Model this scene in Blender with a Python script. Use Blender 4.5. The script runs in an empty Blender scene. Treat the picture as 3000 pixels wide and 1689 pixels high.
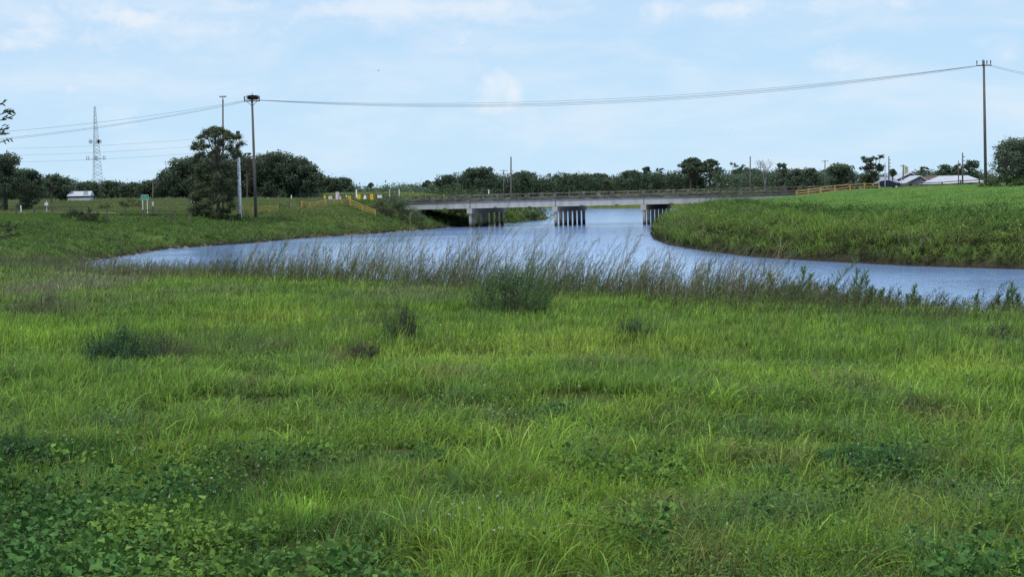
import bpy, math, random
import numpy as np
from mathutils import Vector, Matrix
random.seed(7); RNG = np.random.default_rng(11)
sc = bpy.context.scene
COL = sc.collection
# ------------------------------------------------------------------ camera
FPX = 5000.0; EYE = 6.2
pit = math.atan(288.5 / FPX); rol = math.atan(0.022)
r0 = Vector((1, 0, 0)); u0 = Vector((0, math.sin(pit), math.cos(pit))); fw = Vector((0, math.cos(pit), -math.sin(pit)))
rt = r0 * math.cos(rol) - u0 * math.sin(rol); up = r0 * math.sin(rol) + u0 * math.cos(rol)
cam = bpy.data.cameras.new("camera"); co = bpy.data.objects.new("camera", cam); COL.objects.link(co)
co.matrix_world = Matrix(((rt.x, up.x, -fw.x, 0), (rt.y, up.y, -fw.y, 0), (rt.z, up.z, -fw.z, EYE), (0, 0, 0, 1)))
cam.sensor_width = 36; cam.lens = FPX / 3000 * 36; cam.clip_start = .1; cam.clip_end = 9000
sc.camera = co

def ray(px, py):
    return (rt * ((px - 1500) / FPX) + up * (-(py - 844.5) / FPX) + fw)
def atY(px, py, Y):
    d = ray(px, py); k = Y / d.y
    return Vector((d.x * k, Y, EYE + d.z * k))
def atz(px, py, z):
    d = ray(px, py); k = (z - EYE) / d.z
    return Vector((d.x * k, d.y * k, z))

# ------------------------------------------------------------------ noise
def _hash(ix, iy, seed):
    h = (ix * 374761393 + iy * 668265263 + seed * 974634777) & 0xFFFFFFFF
    h = ((h ^ (h >> 13)) * 1274126177) & 0xFFFFFFFF
    return ((h ^ (h >> 16)) & 0xFFFF) / 65535.0
def vnoise(x, y, seed=0):
    x = np.asarray(x, float); y = np.asarray(y, float)
    ix = np.floor(x).astype(np.int64); iy = np.floor(y).astype(np.int64)
    fx = x - ix; fy = y - iy; fx = fx * fx * (3 - 2 * fx); fy = fy * fy * (3 - 2 * fy)
    a = _hash(ix, iy, seed); b = _hash(ix + 1, iy, seed); c = _hash(ix, iy + 1, seed); d = _hash(ix + 1, iy + 1, seed)
    return (a * (1 - fx) + b * fx) * (1 - fy) + (c * (1 - fx) + d * fx) * fy
def fbm(x, y, seed=0, o=4):
    s = 0; a = .5; t = 0
    for i in range(o):
        s = s + a * vnoise(x * 2 ** i + 13.7 * i, y * 2 ** i - 7.1 * i, seed + i); t += a; a *= .5
    return s / t
def sst(a, b, x):
    t = np.clip((x - a) / (b - a), 0, 1); return t * t * (3 - 2 * t)

# ------------------------------------------------------------------ canal plan
def w(px, py): v = atz(px, py, 0); return (v.x, v.y)
RS = [w(3000, 789), w(2666, 779), w(2386, 764), w(2200, 752), w(2050, 733), w(1960, 717), w(1915, 700), w(1906, 684), w(1912, 668), w(1925, 658)]  # right shore pushed out over the strip of the bank's dark reflection
LS = [w(206, 779), w(272, 763), w(388, 747), w(481, 730), w(582, 723), w(737, 712), w(860, 700), w(1000, 690.5), w(1100, 684), w(1180, 678), w(1268, 671), w(1312, 666)]
LB = [w(1400, 661), w(1481, 654), w(1545, 648), w(1600, 642), w(1612, 638)]
NS = []
for px, py in [(-500, 742), (0, 772), (500, 797), (900, 818), (1300, 836), (1650, 856), (2000, 878), (2400, 895), (2700, 908), (3000, 928)]:
    v = atz(px, py, 1.45); NS.append((v.x + 1.2, v.y + 4.2))
NS = NS[1:]
poly = []   # (point, label of the edge that starts here)
for p in RS: poly.append((p, 'R'))
poly += [((27, 292), 'R'), ((38, 335), 'R'), ((52, 400), 'R'), ((58, 470), 'F')]
for p in [w(2030, 612), w(1900, 611), w(1733, 611), w(1598, 610.5)]: poly.append((p, 'F'))
poly += [((-14, 560), 'L'), ((-6, 470), 'L'), ((3, 400), 'L')]
for p in reversed(LB): poly.append((p, 'L'))
for p in reversed(LS): poly.append((p, 'L'))
poly += [((LS[0][0] - 2, 140), 'N')]
for p in NS: poly.append((p, 'N'))
poly += [((45, 50), 'N'), ((120, 30), 'N'), ((600, -60), 'N'), ((600, 60), 'R'), ((180, 112), 'R'), ((80, 120), 'R')]
PTS = np.array([p for p, _ in poly]); LAB = [l for _, l in poly]

def dists(x, y):
    out = {}
    n = len(PTS)
    inside = np.zeros(x.shape, bool)
    for i in range(n):
        a = PTS[i]; b = PTS[(i + 1) % n]
        d = b - a; L2 = d @ d
        t = np.clip(((x - a[0]) * d[0] + (y - a[1]) * d[1]) / L2, 0, 1)
        q = np.hypot(x - a[0] - t * d[0], y - a[1] - t * d[1])
        l = LAB[i]
        out[l] = np.minimum(out[l], q) if l in out else q
        c = ((a[1] > y) != (b[1] > y))
        with np.errstate(divide='ignore', invalid='ignore'):
            xi = a[0] + (y - a[1]) / (b[1] - a[1] if b[1] != a[1] else 1e-9) * d[0]
        inside ^= c & (x < xi)
    return out, inside
PROF = {'N': ((0, 2, 4.5, 85, 200), (0, .75, 1.45, 4.55, 4.7)),
        'L': ((0, 3, 12, 22, 32, 200), (0, 1.4, 3.1, 4.05, 4.3, 4.3)),
        'R': ((0, 2, 6, 11, 18, 33, 50, 85, 150, 400), (0, 1.4, 2.6, 3.35, 3.8, 5.0, 5.4, 5.65, 5.4, 4.6)),
        'F': ((0, 3, 10, 30), (0, 1.2, 3, 4.2))}
# bridge frame
TH = math.radians(20); U = np.array([math.cos(TH), -math.sin(TH)]); NV = np.array([math.sin(TH), math.cos(TH)])
BW = 15.6; SPAN = 15.3
_p = atz(1379, 665.5, 0); P0 = np.array([_p.x, _p.y])
def H(x, y, bumps=True):
    x = np.asarray(x, float); y = np.asarray(y, float); shp = np.broadcast(x, y).shape
    x = np.broadcast_to(x, shp).astype(float); y = np.broadcast_to(y, shp).astype(float)
    D, ins = dists(x, y)
    num = 0; den = 0; m = None
    steep = sst(-38, -27, x) * sst(300, 290, y)
    for l, q in D.items():
        wgt = 1 / (q + .4) ** 4
        pf = np.interp(q, *PROF[l])
        if l == 'L': pf = pf * (1 - steep) + np.interp(q, (0, 3, 10, 30, 200), (0, 1.5, 4.25, 4.5, 4.5)) * steep
        num = num + wgt * pf; den = den + wgt
        m = q if m is None else np.minimum(m, q)
    h = num / den
    # levee field behind the bridge
    h = h + 1.35 * sst(360, 420, y) * sst(60, 20, np.abs(x + 35)) * sst(4, 16, m)
    h = h + 1.35 * sst(np.where(x > -32, 270, 250), 300, y) * sst(-17, -27, x) * sst(5, 14, m) * sst(420, 360, y) + .2 * sst(360, 420, y) * sst(-17, -27, x)
    # road embankment
    t = (x - P0[0]) * U[0] + (y - P0[1]) * U[1]; n = (x - P0[0]) * NV[0] + (y - P0[1]) * NV[1] - BW / 2
    zr = np.interp(t, (-80, -17, 62, 110, 300), (5.9, 4.8, 4.85, 5.0, 5.0))
    act = np.maximum(sst(-15.6, -18.5, t), sst(60.5, 63, t)) * sst(17, 8, np.abs(n))
    h = h * (1 - act) + (zr - .05) * act
    foot = sst(-17, -14, t) * sst(64, 61, t) * sst(11, 8.6, np.abs(n))
    cap = np.interp(t, (-15.3, -9, 46, 56, 62), (3.9, 2.6, 2.6, 4.0, 4.2))
    h = np.where(foot > 0, h * (1 - foot) + np.minimum(h, cap) * foot, h)
    if bumps:
        amp = .05 + .16 * sst(1, 8, m) * (1 - .8 * act)
        h = h + amp * (fbm(x / 3.1, y / 3.1, 5, 3) - .5) * 1.6
    h = np.where(ins, -np.minimum(m * .35, 1.6) - .03, h)
    h = h - 9.0 * sst(700, 4000, np.hypot(x, y)) * 0
    return h
def h1(x, y): return float(H(np.array([x]), np.array([y]))[0])
def gnd(px, py, lo=5, hi=600):
    d = ray(px, py); ys = np.geomspace(lo, hi, 900); k = ys / d.y
    xs = d.x * k; zs = EYE + d.z * k; hh = H(xs, ys)
    i = np.argmax(zs <= hh)
    return Vector((xs[i], ys[i], hh[i]))
def ongrd(px, Y):
    """point of the terrain in the direction of column px at distance Y"""
    p = atY(px, 560, Y)
    for _ in range(3):
        z = h1(p.x, Y)
        py = 844.5; d = Vector((p.x, Y, z - EYE)); py = 844.5 - FPX * d.dot(up) / d.dot(fw)
        p = atY(px, py, Y)
    return Vector((p.x, Y, h1(p.x, Y)))

# ------------------------------------------------------------------ materials
def newmat(name):
    m = bpy.data.materials.new(name); m.use_nodes = True
    nt = m.node_tree; b = nt.nodes['Principled BSDF']
    return m, nt, b
def N(nt, typ, **kw):
    n = nt.nodes.new(typ)
    for k, v in kw.items():
        if k.startswith('i_'): n.inputs[k[2:].replace('_', ' ')].default_value = v
        else: setattr(n, k, v)
    return n
def surf(name, c1, c2, scale=3, rough=.8, bump=.0, detail=6, c3=None, metallic=0, stretch=None):
    m, nt, b = newmat(name); L = nt.links
    tc = N(nt, 'ShaderNodeTexCoord'); src = tc.outputs['Object']
    if stretch:
        mp = N(nt, 'ShaderNodeMapping'); mp.inputs['Scale'].default_value = stretch; L.new(src, mp.inputs['Vector']); src = mp.outputs[0]
    nz = N(nt, 'ShaderNodeTexNoise'); nz.inputs['Scale'].default_value = scale; nz.inputs['Detail'].default_value = detail
    nz.inputs['Roughness'].default_value = .65
    L.new(src, nz.inputs['Vector'])
    cr = N(nt, 'ShaderNodeValToRGB'); cr.color_ramp.elements[0].position = .3; cr.color_ramp.elements[1].position = .7
    cr.color_ramp.elements[0].color = (*c1, 1); cr.color_ramp.elements[1].color = (*c2, 1)
    if c3: e = cr.color_ramp.elements.new(.5); e.color = (*c3, 1)
    L.new(nz.outputs[0], cr.inputs[0]); L.new(cr.outputs[0], b.inputs['Base Color'])
    b.inputs['Roughness'].default_value = rough; b.inputs['Metallic'].default_value = metallic
    b.inputs['Specular IOR Level'].default_value = .25
    if bump:
        bp = N(nt, 'ShaderNodeBump'); bp.inputs['Strength'].default_value = bump; bp.inputs['Distance'].default_value = .05
        L.new(nz.outputs[0], bp.inputs['Height']); L.new(bp.outputs[0], b.inputs['Normal'])
    return m
def leafmat(name, trans=.3, gain=1.0, rnd=.0, rough=.55):
    m, nt, b = newmat(name); L = nt.links
    at = N(nt, 'ShaderNodeAttribute', attribute_name='Col'); src = at.outputs['Color']
    tc = N(nt, 'ShaderNodeTexCoord'); nz = N(nt, 'ShaderNodeTexNoise'); nz.inputs['Scale'].default_value = 1.3
    L.new(tc.outputs['Object'], nz.inputs['Vector'])
    mr = N(nt, 'ShaderNodeMapRange'); mr.inputs['To Min'].default_value = gain * .8; mr.inputs['To Max'].default_value = gain * 1.2
    L.new(nz.outputs[0], mr.inputs['Value'])
    mx = N(nt, 'ShaderNodeVectorMath', operation='SCALE'); L.new(src, mx.inputs[0]); L.new(mr.outputs[0], mx.inputs['Scale'])
    L.new(mx.outputs[0], b.inputs['Base Color']); b.inputs['Roughness'].default_value = rough
    b.inputs['Specular IOR Level'].default_value = .06
    tr = N(nt, 'ShaderNodeBsdfTranslucent'); L.new(mx.outputs[0], tr.inputs['Color'])
    ms = N(nt, 'ShaderNodeMixShader'); ms.inputs[0].default_value = trans
    L.new(b.outputs[0], ms.inputs[1]); L.new(tr.outputs[0], ms.inputs[2])
    L.new(ms.outputs[0], nt.nodes['Material Output'].inputs['Surface'])
    return m
M_leaf = leafmat('foliage', .25); M_grass = leafmat('grass_blades', .35, 1.12, rough=.8); M_dry = leafmat('dry_stems', .1, rough=.8)
M_bark = surf('bark', (.05, .042, .035), (.12, .10, .085), 4, .9, .5, stretch=(1, 1, .25))
M_pole = surf('weathered_pole_wood', (.075, .065, .058), (.16, .145, .13), 3, .85, .2, stretch=(3, 3, .25))
M_paleconc = surf('pale_concrete_pole', (.70, .71, .70), (.86, .86, .85), 2, .8, stretch=(2, 2, .5))
M_dark = surf('dark_metal', (.03, .03, .033), (.06, .06, .06), 5, .5)
M_wire = surf('weathered_cable', (.09, .10, .12), (.14, .15, .17), 2, .6)
M_galv = surf('galvanised_steel', (.34, .37, .43), (.46, .49, .55), 2, .5)  # pale blue cast carries the distant lattice tower's haze in the colour
M_conc = surf('weathered_concrete', (.17, .165, .15), (.36, .35, .33), .8, .85, .2, c3=(.28, .27, .25), stretch=(.5, 1, 1.6))
M_girder = surf('girder_concrete', (.24, .245, .25), (.40, .40, .40), .45, .85, .1, c3=(.34, .34, .335), stretch=(2.4, 1, .45))
M_stain = surf('stained_concrete', (.035, .033, .027), (.19, .178, .15), 1.6, .9, .4, c3=(.085, .08, .066), stretch=(.8, 1, 2.2))
M_wood = surf('yellow_timber', (.24, .16, .06), (.54, .38, .13), 3.0, .8, .2, c3=(.42, .28, .09))
M_oldwood = surf('grey_timber', (.06, .052, .04), (.15, .13, .10), 3, .85, .2)
M_rock = surf('shore_rock', (.12, .11, .095), (.34, .31, .27), 1.5, .9, .4)
M_white = surf('white_paint', (.55, .56, .58), (.68, .69, .71), 1.0, .6)
M_roofw = surf('white_metal_roof', (.38, .41, .46), (.54, .57, .62), 1.1, .45)
M_roofb = surf('brown_shingle_roof', (.085, .06, .055), (.15, .11, .10), 1.2, .8)
M_roofg = surf('grey_metal_roof', (.20, .23, .27), (.32, .35, .4), .6, .5)
M_gable = surf('grey_gable_wall', (.10, .10, .12), (.16, .16, .18), .6, .8)
M_wallp = surf('pale_wall', (.38, .38, .37), (.5, .5, .48), .8, .8)
M_green = surf('green_sign_face', (.0, .16, .115), (.01, .21, .15), .8, .45)
M_yellow = surf('yellow_sign_face', (.72, .48, .01), (.85, .6, .02), 2, .5)
M_orange = surf('orange_band', (.6, .18, .01), (.7, .25, .02), 2, .5)
M_red = surf('red_paint', (.35, .04, .05), (.5, .07, .08), 2, .5)
M_pink = surf('faded_pink_panel', (.55, .38, .42), (.62, .46, .5), 2, .5)
M_nest = surf('twig_nest', (.02, .013, .01), (.09, .06, .045), 4, .95, .6)
M_asph = surf('asphalt', (.04, .04, .04), (.065, .065, .065), 3, .9)
M_paint = surf('road_paint', (.6, .6, .58), (.75, .75, .72), 3, .8)
M_path = surf('pale_path', (.30, .29, .22), (.44, .42, .34), 1.2, .9)
M_car = surf('silver_car_paint', (.40, .42, .47), (.46, .48, .53), .3, .25, metallic=.5)
M_glass = surf('dark_car_glass', (.01, .013, .02), (.02, .024, .035), .5, .12)
M_rub = surf('tyre_rubber', (.015, .015, .015), (.03, .03, .03), 4, .9)
M_bird = surf('bird_feathers', (.02, .018, .016), (.05, .045, .04), 6, .9)
M_cream = surf('cream_masonry', (.42, .42, .30), (.6, .6, .48), 1.5, .8)

# ------------------------------------------------------------------ objects
def tag(o, label=None, cat=None, group=None, kind=None):
    if label: o['label'] = label
    if cat: o['category'] = cat
    if group: o['group'] = group
    if kind: o['kind'] = kind
    return o
def empty(name, loc, label, cat, group=None, rz=0):
    o = bpy.data.objects.new(name, None); COL.objects.link(o); o.location = loc; o.rotation_euler = (0, 0, rz)
    o.empty_display_size = .3
    return tag(o, label, cat, group)
class MB:
    def __init__(s): s.v = []; s.f = []
    def box(s, c, d, rz=0, tilt=None):
        n = len(s.v); ca, sa = math.cos(rz), math.sin(rz)
        for i in (-.5, .5):
            for j in (-.5, .5):
                for k in (-.5, .5):
                    x, y, z = i * d[0], j * d[1], k * d[2]
                    s.v.append((c[0] + x * ca - y * sa, c[1] + x * sa + y * ca, c[2] + z))
        for f in ((0, 1, 3, 2), (4, 6, 7, 5), (0, 4, 5, 1), (2, 3, 7, 6), (0, 2, 6, 4), (1, 5, 7, 3)): s.f.append(tuple(n + q for q in f))
        return s
    def beam(s, a, b, wd, ht=None):
        a = Vector(a); b = Vector(b); ht = ht or wd; d = (b - a).normalized()
        sd = d.cross(Vector((0, 0, 1)));
        if sd.length < .01: sd = Vector((1, 0, 0))
        sd.normalize(); uu = sd.cross(d).normalized(); n = len(s.v)
        for p in (a, b):
            for i, j in ((-1, -1), (1, -1), (1, 1), (-1, 1)): s.v.append(tuple(p + sd * i * wd / 2 + uu * j * ht / 2))
        s.f += [(n, n + 3, n + 2, n + 1), (n + 4, n + 5, n + 6, n + 7)] + [(n + i, n + (i + 1) % 4, n + 4 + (i + 1) % 4, n + 4 + i) for i in range(4)]
        return s
    def tube(s, pts, rad, sides=8):
        pts = [Vector(p) for p in pts]; n0 = len(s.v)
        if not hasattr(rad, '__len__'): rad = [rad] * len(pts)
        for i, p in enumerate(pts):
            d = (pts[min(i + 1, len(pts) - 1)] - pts[max(i - 1, 0)]).normalized()
            a = d.cross(Vector((.13, .97, .2))).normalized(); b = d.cross(a).normalized()
            for k in range(sides):
                t = 2 * math.pi * k / sides; s.v.append(tuple(p + (a * math.cos(t) + b * math.sin(t)) * rad[i]))
        for i in range(len(pts) - 1):
            for k in range(sides):
                q = n0 + i * sides; s.f.append((q + k, q + (k + 1) % sides, q + sides + (k + 1) % sides, q + sides + k))
        s.f.append(tuple(n0 + k for k in range(sides))[::-1]); s.f.append(tuple(n0 + (len(pts) - 1) * sides + k for k in range(sides)))
        return s
    def prism(s, prof, y0, y1):   # profile in x,z extruded along y
        n = len(s.v); m = len(prof)
        for y in (y0, y1):
            for x, z in prof: s.v.append((x, y, z))
        s.f.append(tuple(n + i for i in range(m))); s.f.append(tuple(n + m + i for i in range(m))[::-1])
        for i in range(m): s.f.append((n + i, n + m + i, n + m + (i + 1) % m, n + (i + 1) % m))
        return s
    def build(s, name, mat, parent=None, bevel=0, smooth=False):
        me = bpy.data.meshes.new(name); me.from_pydata(s.v, [], s.f); me.validate(); me.update()
        o = bpy.data.objects.new(name, me); COL.objects.link(o); me.materials.append(mat)
        if parent: o.parent = parent
        if smooth:
            for p in me.polygons: p.use_smooth = True
        if bevel:
            md = o.modifiers.new('bevel', 'BEVEL'); md.width = bevel; md.segments = 2
        return o
def npmesh(name, V, F, C, mat, parent=None, smooth=False, loc=None):
    V = np.asarray(V, np.float32).reshape(-1, 3); F = np.asarray(F, np.int32); k = F.shape[1]
    me = bpy.data.meshes.new(name)
    me.vertices.add(len(V)); me.vertices.foreach_set('co', V.ravel())
    me.loops.add(F.size); me.loops.foreach_set('vertex_index', F.ravel())
    me.polygons.add(len(F)); me.polygons.foreach_set('loop_start', np.arange(0, F.size, k, dtype=np.int32))
    if smooth: me.polygons.foreach_set('use_smooth', np.ones(len(F), bool))
    if C is not None:
        ca = me.color_attributes.new('Col', 'FLOAT_COLOR', 'POINT')
        c4 = np.ones((len(V), 4), np.float32); c4[:, :3] = np.clip(np.asarray(C).reshape(-1, 3), 0, 1); ca.data.foreach_set('color', c4.ravel())
    me.update(calc_edges=True)
    o = bpy.data.objects.new(name, me); COL.objects.link(o); me.materials.append(mat)
    if parent: o.parent = parent
    if loc is not None: o.location = loc
    return o
class NB:
    """collects numpy geometry made of quads"""
    def __init__(s): s.V = []; s.F = []; s.C = []; s.n = 0
    def add(s, V, F, C):
        s.V.append(V.reshape(-1, 3)); s.F.append(F.reshape(-1, 4) + s.n); s.C.append(C.reshape(-1, 3)); s.n += len(s.V[-1])
    def leaves(s, P, size, col, asp=.6, droop=0, upb=0.0, fold=.15):
        """rhombic leaves with a random facing; upb pulls the leaf plane to horizontal"""
        n = len(P); size = np.broadcast_to(size, n)[:, None]
        a = RNG.normal(size=(n, 3)); a[:, 2] = a[:, 2] * (1 - upb) - droop; a /= np.linalg.norm(a, axis=1)[:, None]
        b = RNG.normal(size=(n, 3)); b[:, 2] *= (1 - upb); b -= (b * a).sum(1)[:, None] * a; b /= np.linalg.norm(b, axis=1)[:, None]
        c = np.cross(a, b)
        V = np.stack([P - a * size * .5, P + b * size * .5 * asp + c * size * fold, P + a * size * .5, P - b * size * .5 * asp + c * size * fold], 1)
        F = np.arange(n * 4).reshape(n, 4); C = np.repeat(np.broadcast_to(col, (n, 3))[:, None, :], 4, 1)
        s.add(V, F, C)
    def strands(s, P, R, col, sides=2, sd=None):
        """P n,k,3 centre lines; R n,k half widths; col n,k,3"""
        n, k, _ = P.shape
        if sides == 2:
            if sd is None:
                a = RNG.uniform(0, 2 * np.pi, n); sd = np.stack([np.cos(a), np.sin(a), np.zeros(n)], 1)
            V = np.stack([P - sd[:, None] * R[..., None], P + sd[:, None] * R[..., None]], 2)
        else:
            d = P[:, -1] - P[:, 0]; d /= np.linalg.norm(d, axis=1)[:, None] + 1e-9
            a = np.cross(d, RNG.normal(size=(n, 3))); a /= np.linalg.norm(a, axis=1)[:, None] + 1e-9; b = np.cross(d, a)
            V = np.stack([P + (a[:, None] * math.cos(t) + b[:, None] * math.sin(t)) * R[..., None] for t in np.arange(sides) * 2 * math.pi / sides], 2)
        idx = np.arange(n * k * sides).reshape(n, k, sides); F = []
        for j in range(1 if sides == 2 else sides):
            j2 = (j + 1) % sides
            F.append(np.stack([idx[:, :-1, j], idx[:, :-1, j2], idx[:, 1:, j2], idx[:, 1:, j]], -1).reshape(-1, 4))
        C = np.repeat(np.broadcast_to(col, (n, k, 3))[:, :, None, :], sides, 2)
        s.add(V, np.concatenate(F), C)
    def build(s, name, mat, parent=None):
        return npmesh(name, np.concatenate(s.V), np.concatenate(s.F), np.concatenate(s.C), mat, parent)

# ------------------------------------------------------------------ world + sun
SUN_EL, SUN_AZ = math.radians(52), math.radians(215)   # azimuth clockwise from +Y: behind the camera to the left
wd = bpy.data.worlds.new("World"); sc.world = wd; wd.use_nodes = True; nt = wd.node_tree; L = nt.links
bg = nt.nodes['Background']; tc = N(nt, 'ShaderNodeTexCoord'); sep = N(nt, 'ShaderNodeSeparateXYZ'); L.new(tc.outputs['Generated'], sep.inputs[0])
sky = N(nt, 'ShaderNodeTexSky', sky_type='NISHITA'); sky.sun_disc = False; sky.sun_elevation = SUN_EL; sky.sun_rotation = SUN_AZ
sky.air_density = 1.0; sky.dust_density = 1.2
sks = N(nt, 'ShaderNodeVectorMath', operation='SCALE'); L.new(sky.outputs[0], sks.inputs[0]); sks.inputs['Scale'].default_value = .09
cr = N(nt, 'ShaderNodeValToRGB'); L.new(sep.outputs['Z'], cr.inputs[0])
E = cr.color_ramp.elements
stops = [(0, (.59, .815, 1.0)), (.05, (.56, .79, 1.0)), (.11, (.50, .73, .98)), (.2, (.37, .63, 1.22)), (.42, (.46, .70, 1.16)), (.7, (.85, .92, 1.02)), (1, (1.1, 1.12, 1.12))]
E[0].position = 0; E[0].color = (*stops[0][1], 1); E[1].position = 1; E[1].color = (*stops[-1][1], 1)
for p, c in stops[1:-1]: e = E.new(p); e.color = (*c, 1)
def mth(op, a, b=None, c=None):
    n = N(nt, 'ShaderNodeMath', operation=op)
    for i, v in enumerate((a, b, c)):
        if v is None: continue
        if hasattr(v, 'is_output'): L.new(v, n.inputs[i])
        else: n.inputs[i].default_value = v
    return n.outputs[0]
azi = mth('ARCTAN2', sep.outputs['X'], sep.outputs['Y'])
comb = N(nt, 'ShaderNodeCombineXYZ'); L.new(azi, comb.inputs[0]); L.new(sep.outputs['Z'], comb.inputs[1])
def wnoise(scale, det, sx=1, sy=1, off=0, dist=0):
    mp = N(nt, 'ShaderNodeMapping'); mp.inputs['Scale'].default_value = (sx, sy, 1); mp.inputs['Location'].default_value = (off, off * .7, 0)
    L.new(comb.outputs[0], mp.inputs[0]); nz = N(nt, 'ShaderNodeTexNoise'); nz.inputs['Scale'].default_value = scale
    nz.inputs['Detail'].default_value = det; nz.inputs['Roughness'].default_value = .6; nz.inputs['Distortion'].default_value = dist
    L.new(mp.outputs[0], nz.inputs['Vector']); return nz.outputs[0]
nA = wnoise(22, 7, 1, 1.6, 3.1, .4); nB = wnoise(9, 6, 1, 3.2, 8.3, .3); nC = wnoise(60, 5, 1, 1.3, 1.3, .2)
def dirpx(px, py):
    d = ray(px, py).normalized(); return math.atan2(d.x, d.y), d.z
def blob(px, py, rx, ry, amp, soft=1.0, rot=0):
    """an elliptical cloud bank fixed in azimuth and elevation; its edge is eaten away by noise"""
    a, z = dirpx(px, py); k = FPX
    dx = mth('MULTIPLY', mth('SUBTRACT', azi, a), k / rx); dz = mth('MULTIPLY', mth('SUBTRACT', sep.outputs['Z'], z), k / ry)
    if rot:
        c, s_ = math.cos(rot), math.sin(rot)
        dx, dz = mth('ADD', mth('MULTIPLY', dx, c), mth('MULTIPLY', dz, s_)), mth('SUBTRACT', mth('MULTIPLY', dz, c), mth('MULTIPLY', dx, s_))
    r2 = mth('SQRT', mth('ADD', mth('MULTIPLY', dx, dx), mth('MULTIPLY', dz, dz)))
    nn = mth('ADD', mth('MULTIPLY', nA, 1.5), mth('MULTIPLY', nC, .5))     # about 1 on average
    v = mth('SUBTRACT', mth('ADD', mth('MULTIPLY', mth('SUBTRACT', nn, 1.0), 2.2), 1.0), r2)
    sm = N(nt, 'ShaderNodeMapRange', interpolation_type='SMOOTHSTEP'); L.new(v, sm.inputs['Value'])
    sm.inputs['From Min'].default_value = 0; sm.inputs['From Max'].default_value = 1.35 * soft
    return mth('MULTIPLY', sm.outputs[0], min(.9, amp * 1.75))
bl = [(1345, 118, 75, 50, .5), (1390, 175, 75, 70, .5), (1455, 255, 110, 95, .42), (1560, 350, 150, 110, .24), (60, 60, 300, 70, .45), (330, 45, 260, 80, .42), (2450, 180, 110, 55, .34), (450, 90, 520, 90, .36), (1150, 25, 800, 62, .42), (2150, 20, 700, 55, .42), (385, 55, 170, 75, .62), (90, 90, 260, 60, .5), (540, 130, 160, 60, .34), (700, 25, 420, 42, .36), (1500, 40, 800, 45, .3), (2350, 20, 420, 35, .28),
      (1350, 125, 48, 32, .6), (1395, 170, 45, 45, .5), (1440, 240, 60, 60, .45), (1505, 270, 62, 70, .5), (1560, 370, 90, 80, .27),
      (2450, 190, 90, 38, .42), (2560, 240, 180, 50, .2), (2950, 160, 80, 60, .4), (210, 260, 65, 42, .36), (110, 235, 110, 60, .22),
      (935, 275, 60, 55, .2), (1150, 370, 140, 60, .18), (1700, 310, 90, 60, .22), (350, 330, 130, 70, .22), (2700, 300, 240, 60, .14), (1850, 350, 160, 60, .14), (1000, 200, 300, 60, .08)]
tot = None
for b_ in bl:
    v = blob(*b_); tot = v if tot is None else mth('MAXIMUM', tot, v)
veil = N(nt, 'ShaderNodeMapRange', interpolation_type='SMOOTHSTEP'); L.new(nB, veil.inputs['Value']); veil.inputs['From Min'].default_value = .38; veil.inputs['From Max'].default_value = .72
tot = mth('MAXIMUM', tot, mth('MULTIPLY', veil.outputs[0], .48))
cm = N(nt, 'ShaderNodeMix', data_type='RGBA'); L.new(tot, cm.inputs[0]); L.new(cr.outputs[0], cm.inputs[6]); cm.inputs[7].default_value = (.86, .92, 1.0, 1)
fm = N(nt, 'ShaderNodeMix', data_type='RGBA'); fm.inputs[0].default_value = .04; L.new(cm.outputs[2], fm.inputs[6]); L.new(sks.outputs[0], fm.inputs[7])
L.new(fm.outputs[2], bg.inputs['Color']); bg.inputs['Strength'].default_value = 1.0
sl = bpy.data.lights.new('sun', 'SUN'); sl.energy = 2.0; sl.angle = math.radians(12); sl.color = (1, .95, .86)
so = bpy.data.objects.new('sun', sl); COL.objects.link(so)
sd_ = Vector((math.sin(SUN_AZ) * math.cos(SUN_EL), math.cos(SUN_AZ) * math.cos(SUN_EL), math.sin(SUN_EL)))
so.rotation_euler = sd_.to_track_quat('Z', 'Y').to_euler()
sc.view_settings.view_transform = 'Standard'; sc.view_settings.look = 'None'; sc.view_settings.exposure = 0
sc.cycles.max_bounces = 6; sc.cycles.diffuse_bounces = 2; sc.cycles.glossy_bounces = 3; sc.cycles.transmission_bounces = 2; sc.cycles.transparent_max_bounces = 4

# ------------------------------------------------------------------ ground
def axis(segs):
    out = [segs[0][0]]
    for a, b, st in segs: n = max(1, int(round((b - a) / st))); out += list(np.linspace(a, b, n + 1)[1:])
    return np.array(out)
gx = axis([(-4000, -1000, 500), (-1000, -300, 70), (-300, -110, 10), (-110, -70, 2), (-70, 70, .8), (70, 110, 2), (110, 300, 10), (300, 1000, 70), (1000, 4000, 500)])
gy = axis([(-60, -10, 10), (-10, 60, .8), (60, 300, .8), (300, 400, 2), (400, 600, 6), (600, 1200, 60), (1200, 7000, 500)])
GX, GY = np.meshgrid(gx, gy); GZ = H(GX.ravel(), GY.ravel())
V = np.stack([GX.ravel(), GY.ravel(), GZ], 1); nx, ny = len(gx), len(gy)
ii = np.arange(nx * ny).reshape(ny, nx)
F = np.stack([ii[:-1, :-1], ii[:-1, 1:], ii[1:, 1:], ii[1:, :-1]], -1).reshape(-1, 4)
Dg, ing = dists(GX.ravel(), GY.ravel()); mg = np.minimum.reduce(list(Dg.values()))
near_w = (Dg['N'] < np.minimum(Dg['L'], Dg['R']))
def mixc(a, b, t): return np.asarray(a) * (1 - t[:, None]) + np.asarray(b) * t[:, None]
nz1 = fbm(GX.ravel() / 9, GY.ravel() / 9, 21, 4); nz2 = fbm(GX.ravel() / 1.7, GY.ravel() / 1.7, 31, 3)
c = mixc((.055, .105, .022), (.085, .135, .03), sst(.35, .65, nz1))
c = mixc(c, (.105, .115, .038), sst(.55, .75, nz2) * .5)
c = np.where(near_w[:, None], c * .45 + np.array((.012, .01, .004)), c)
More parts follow.
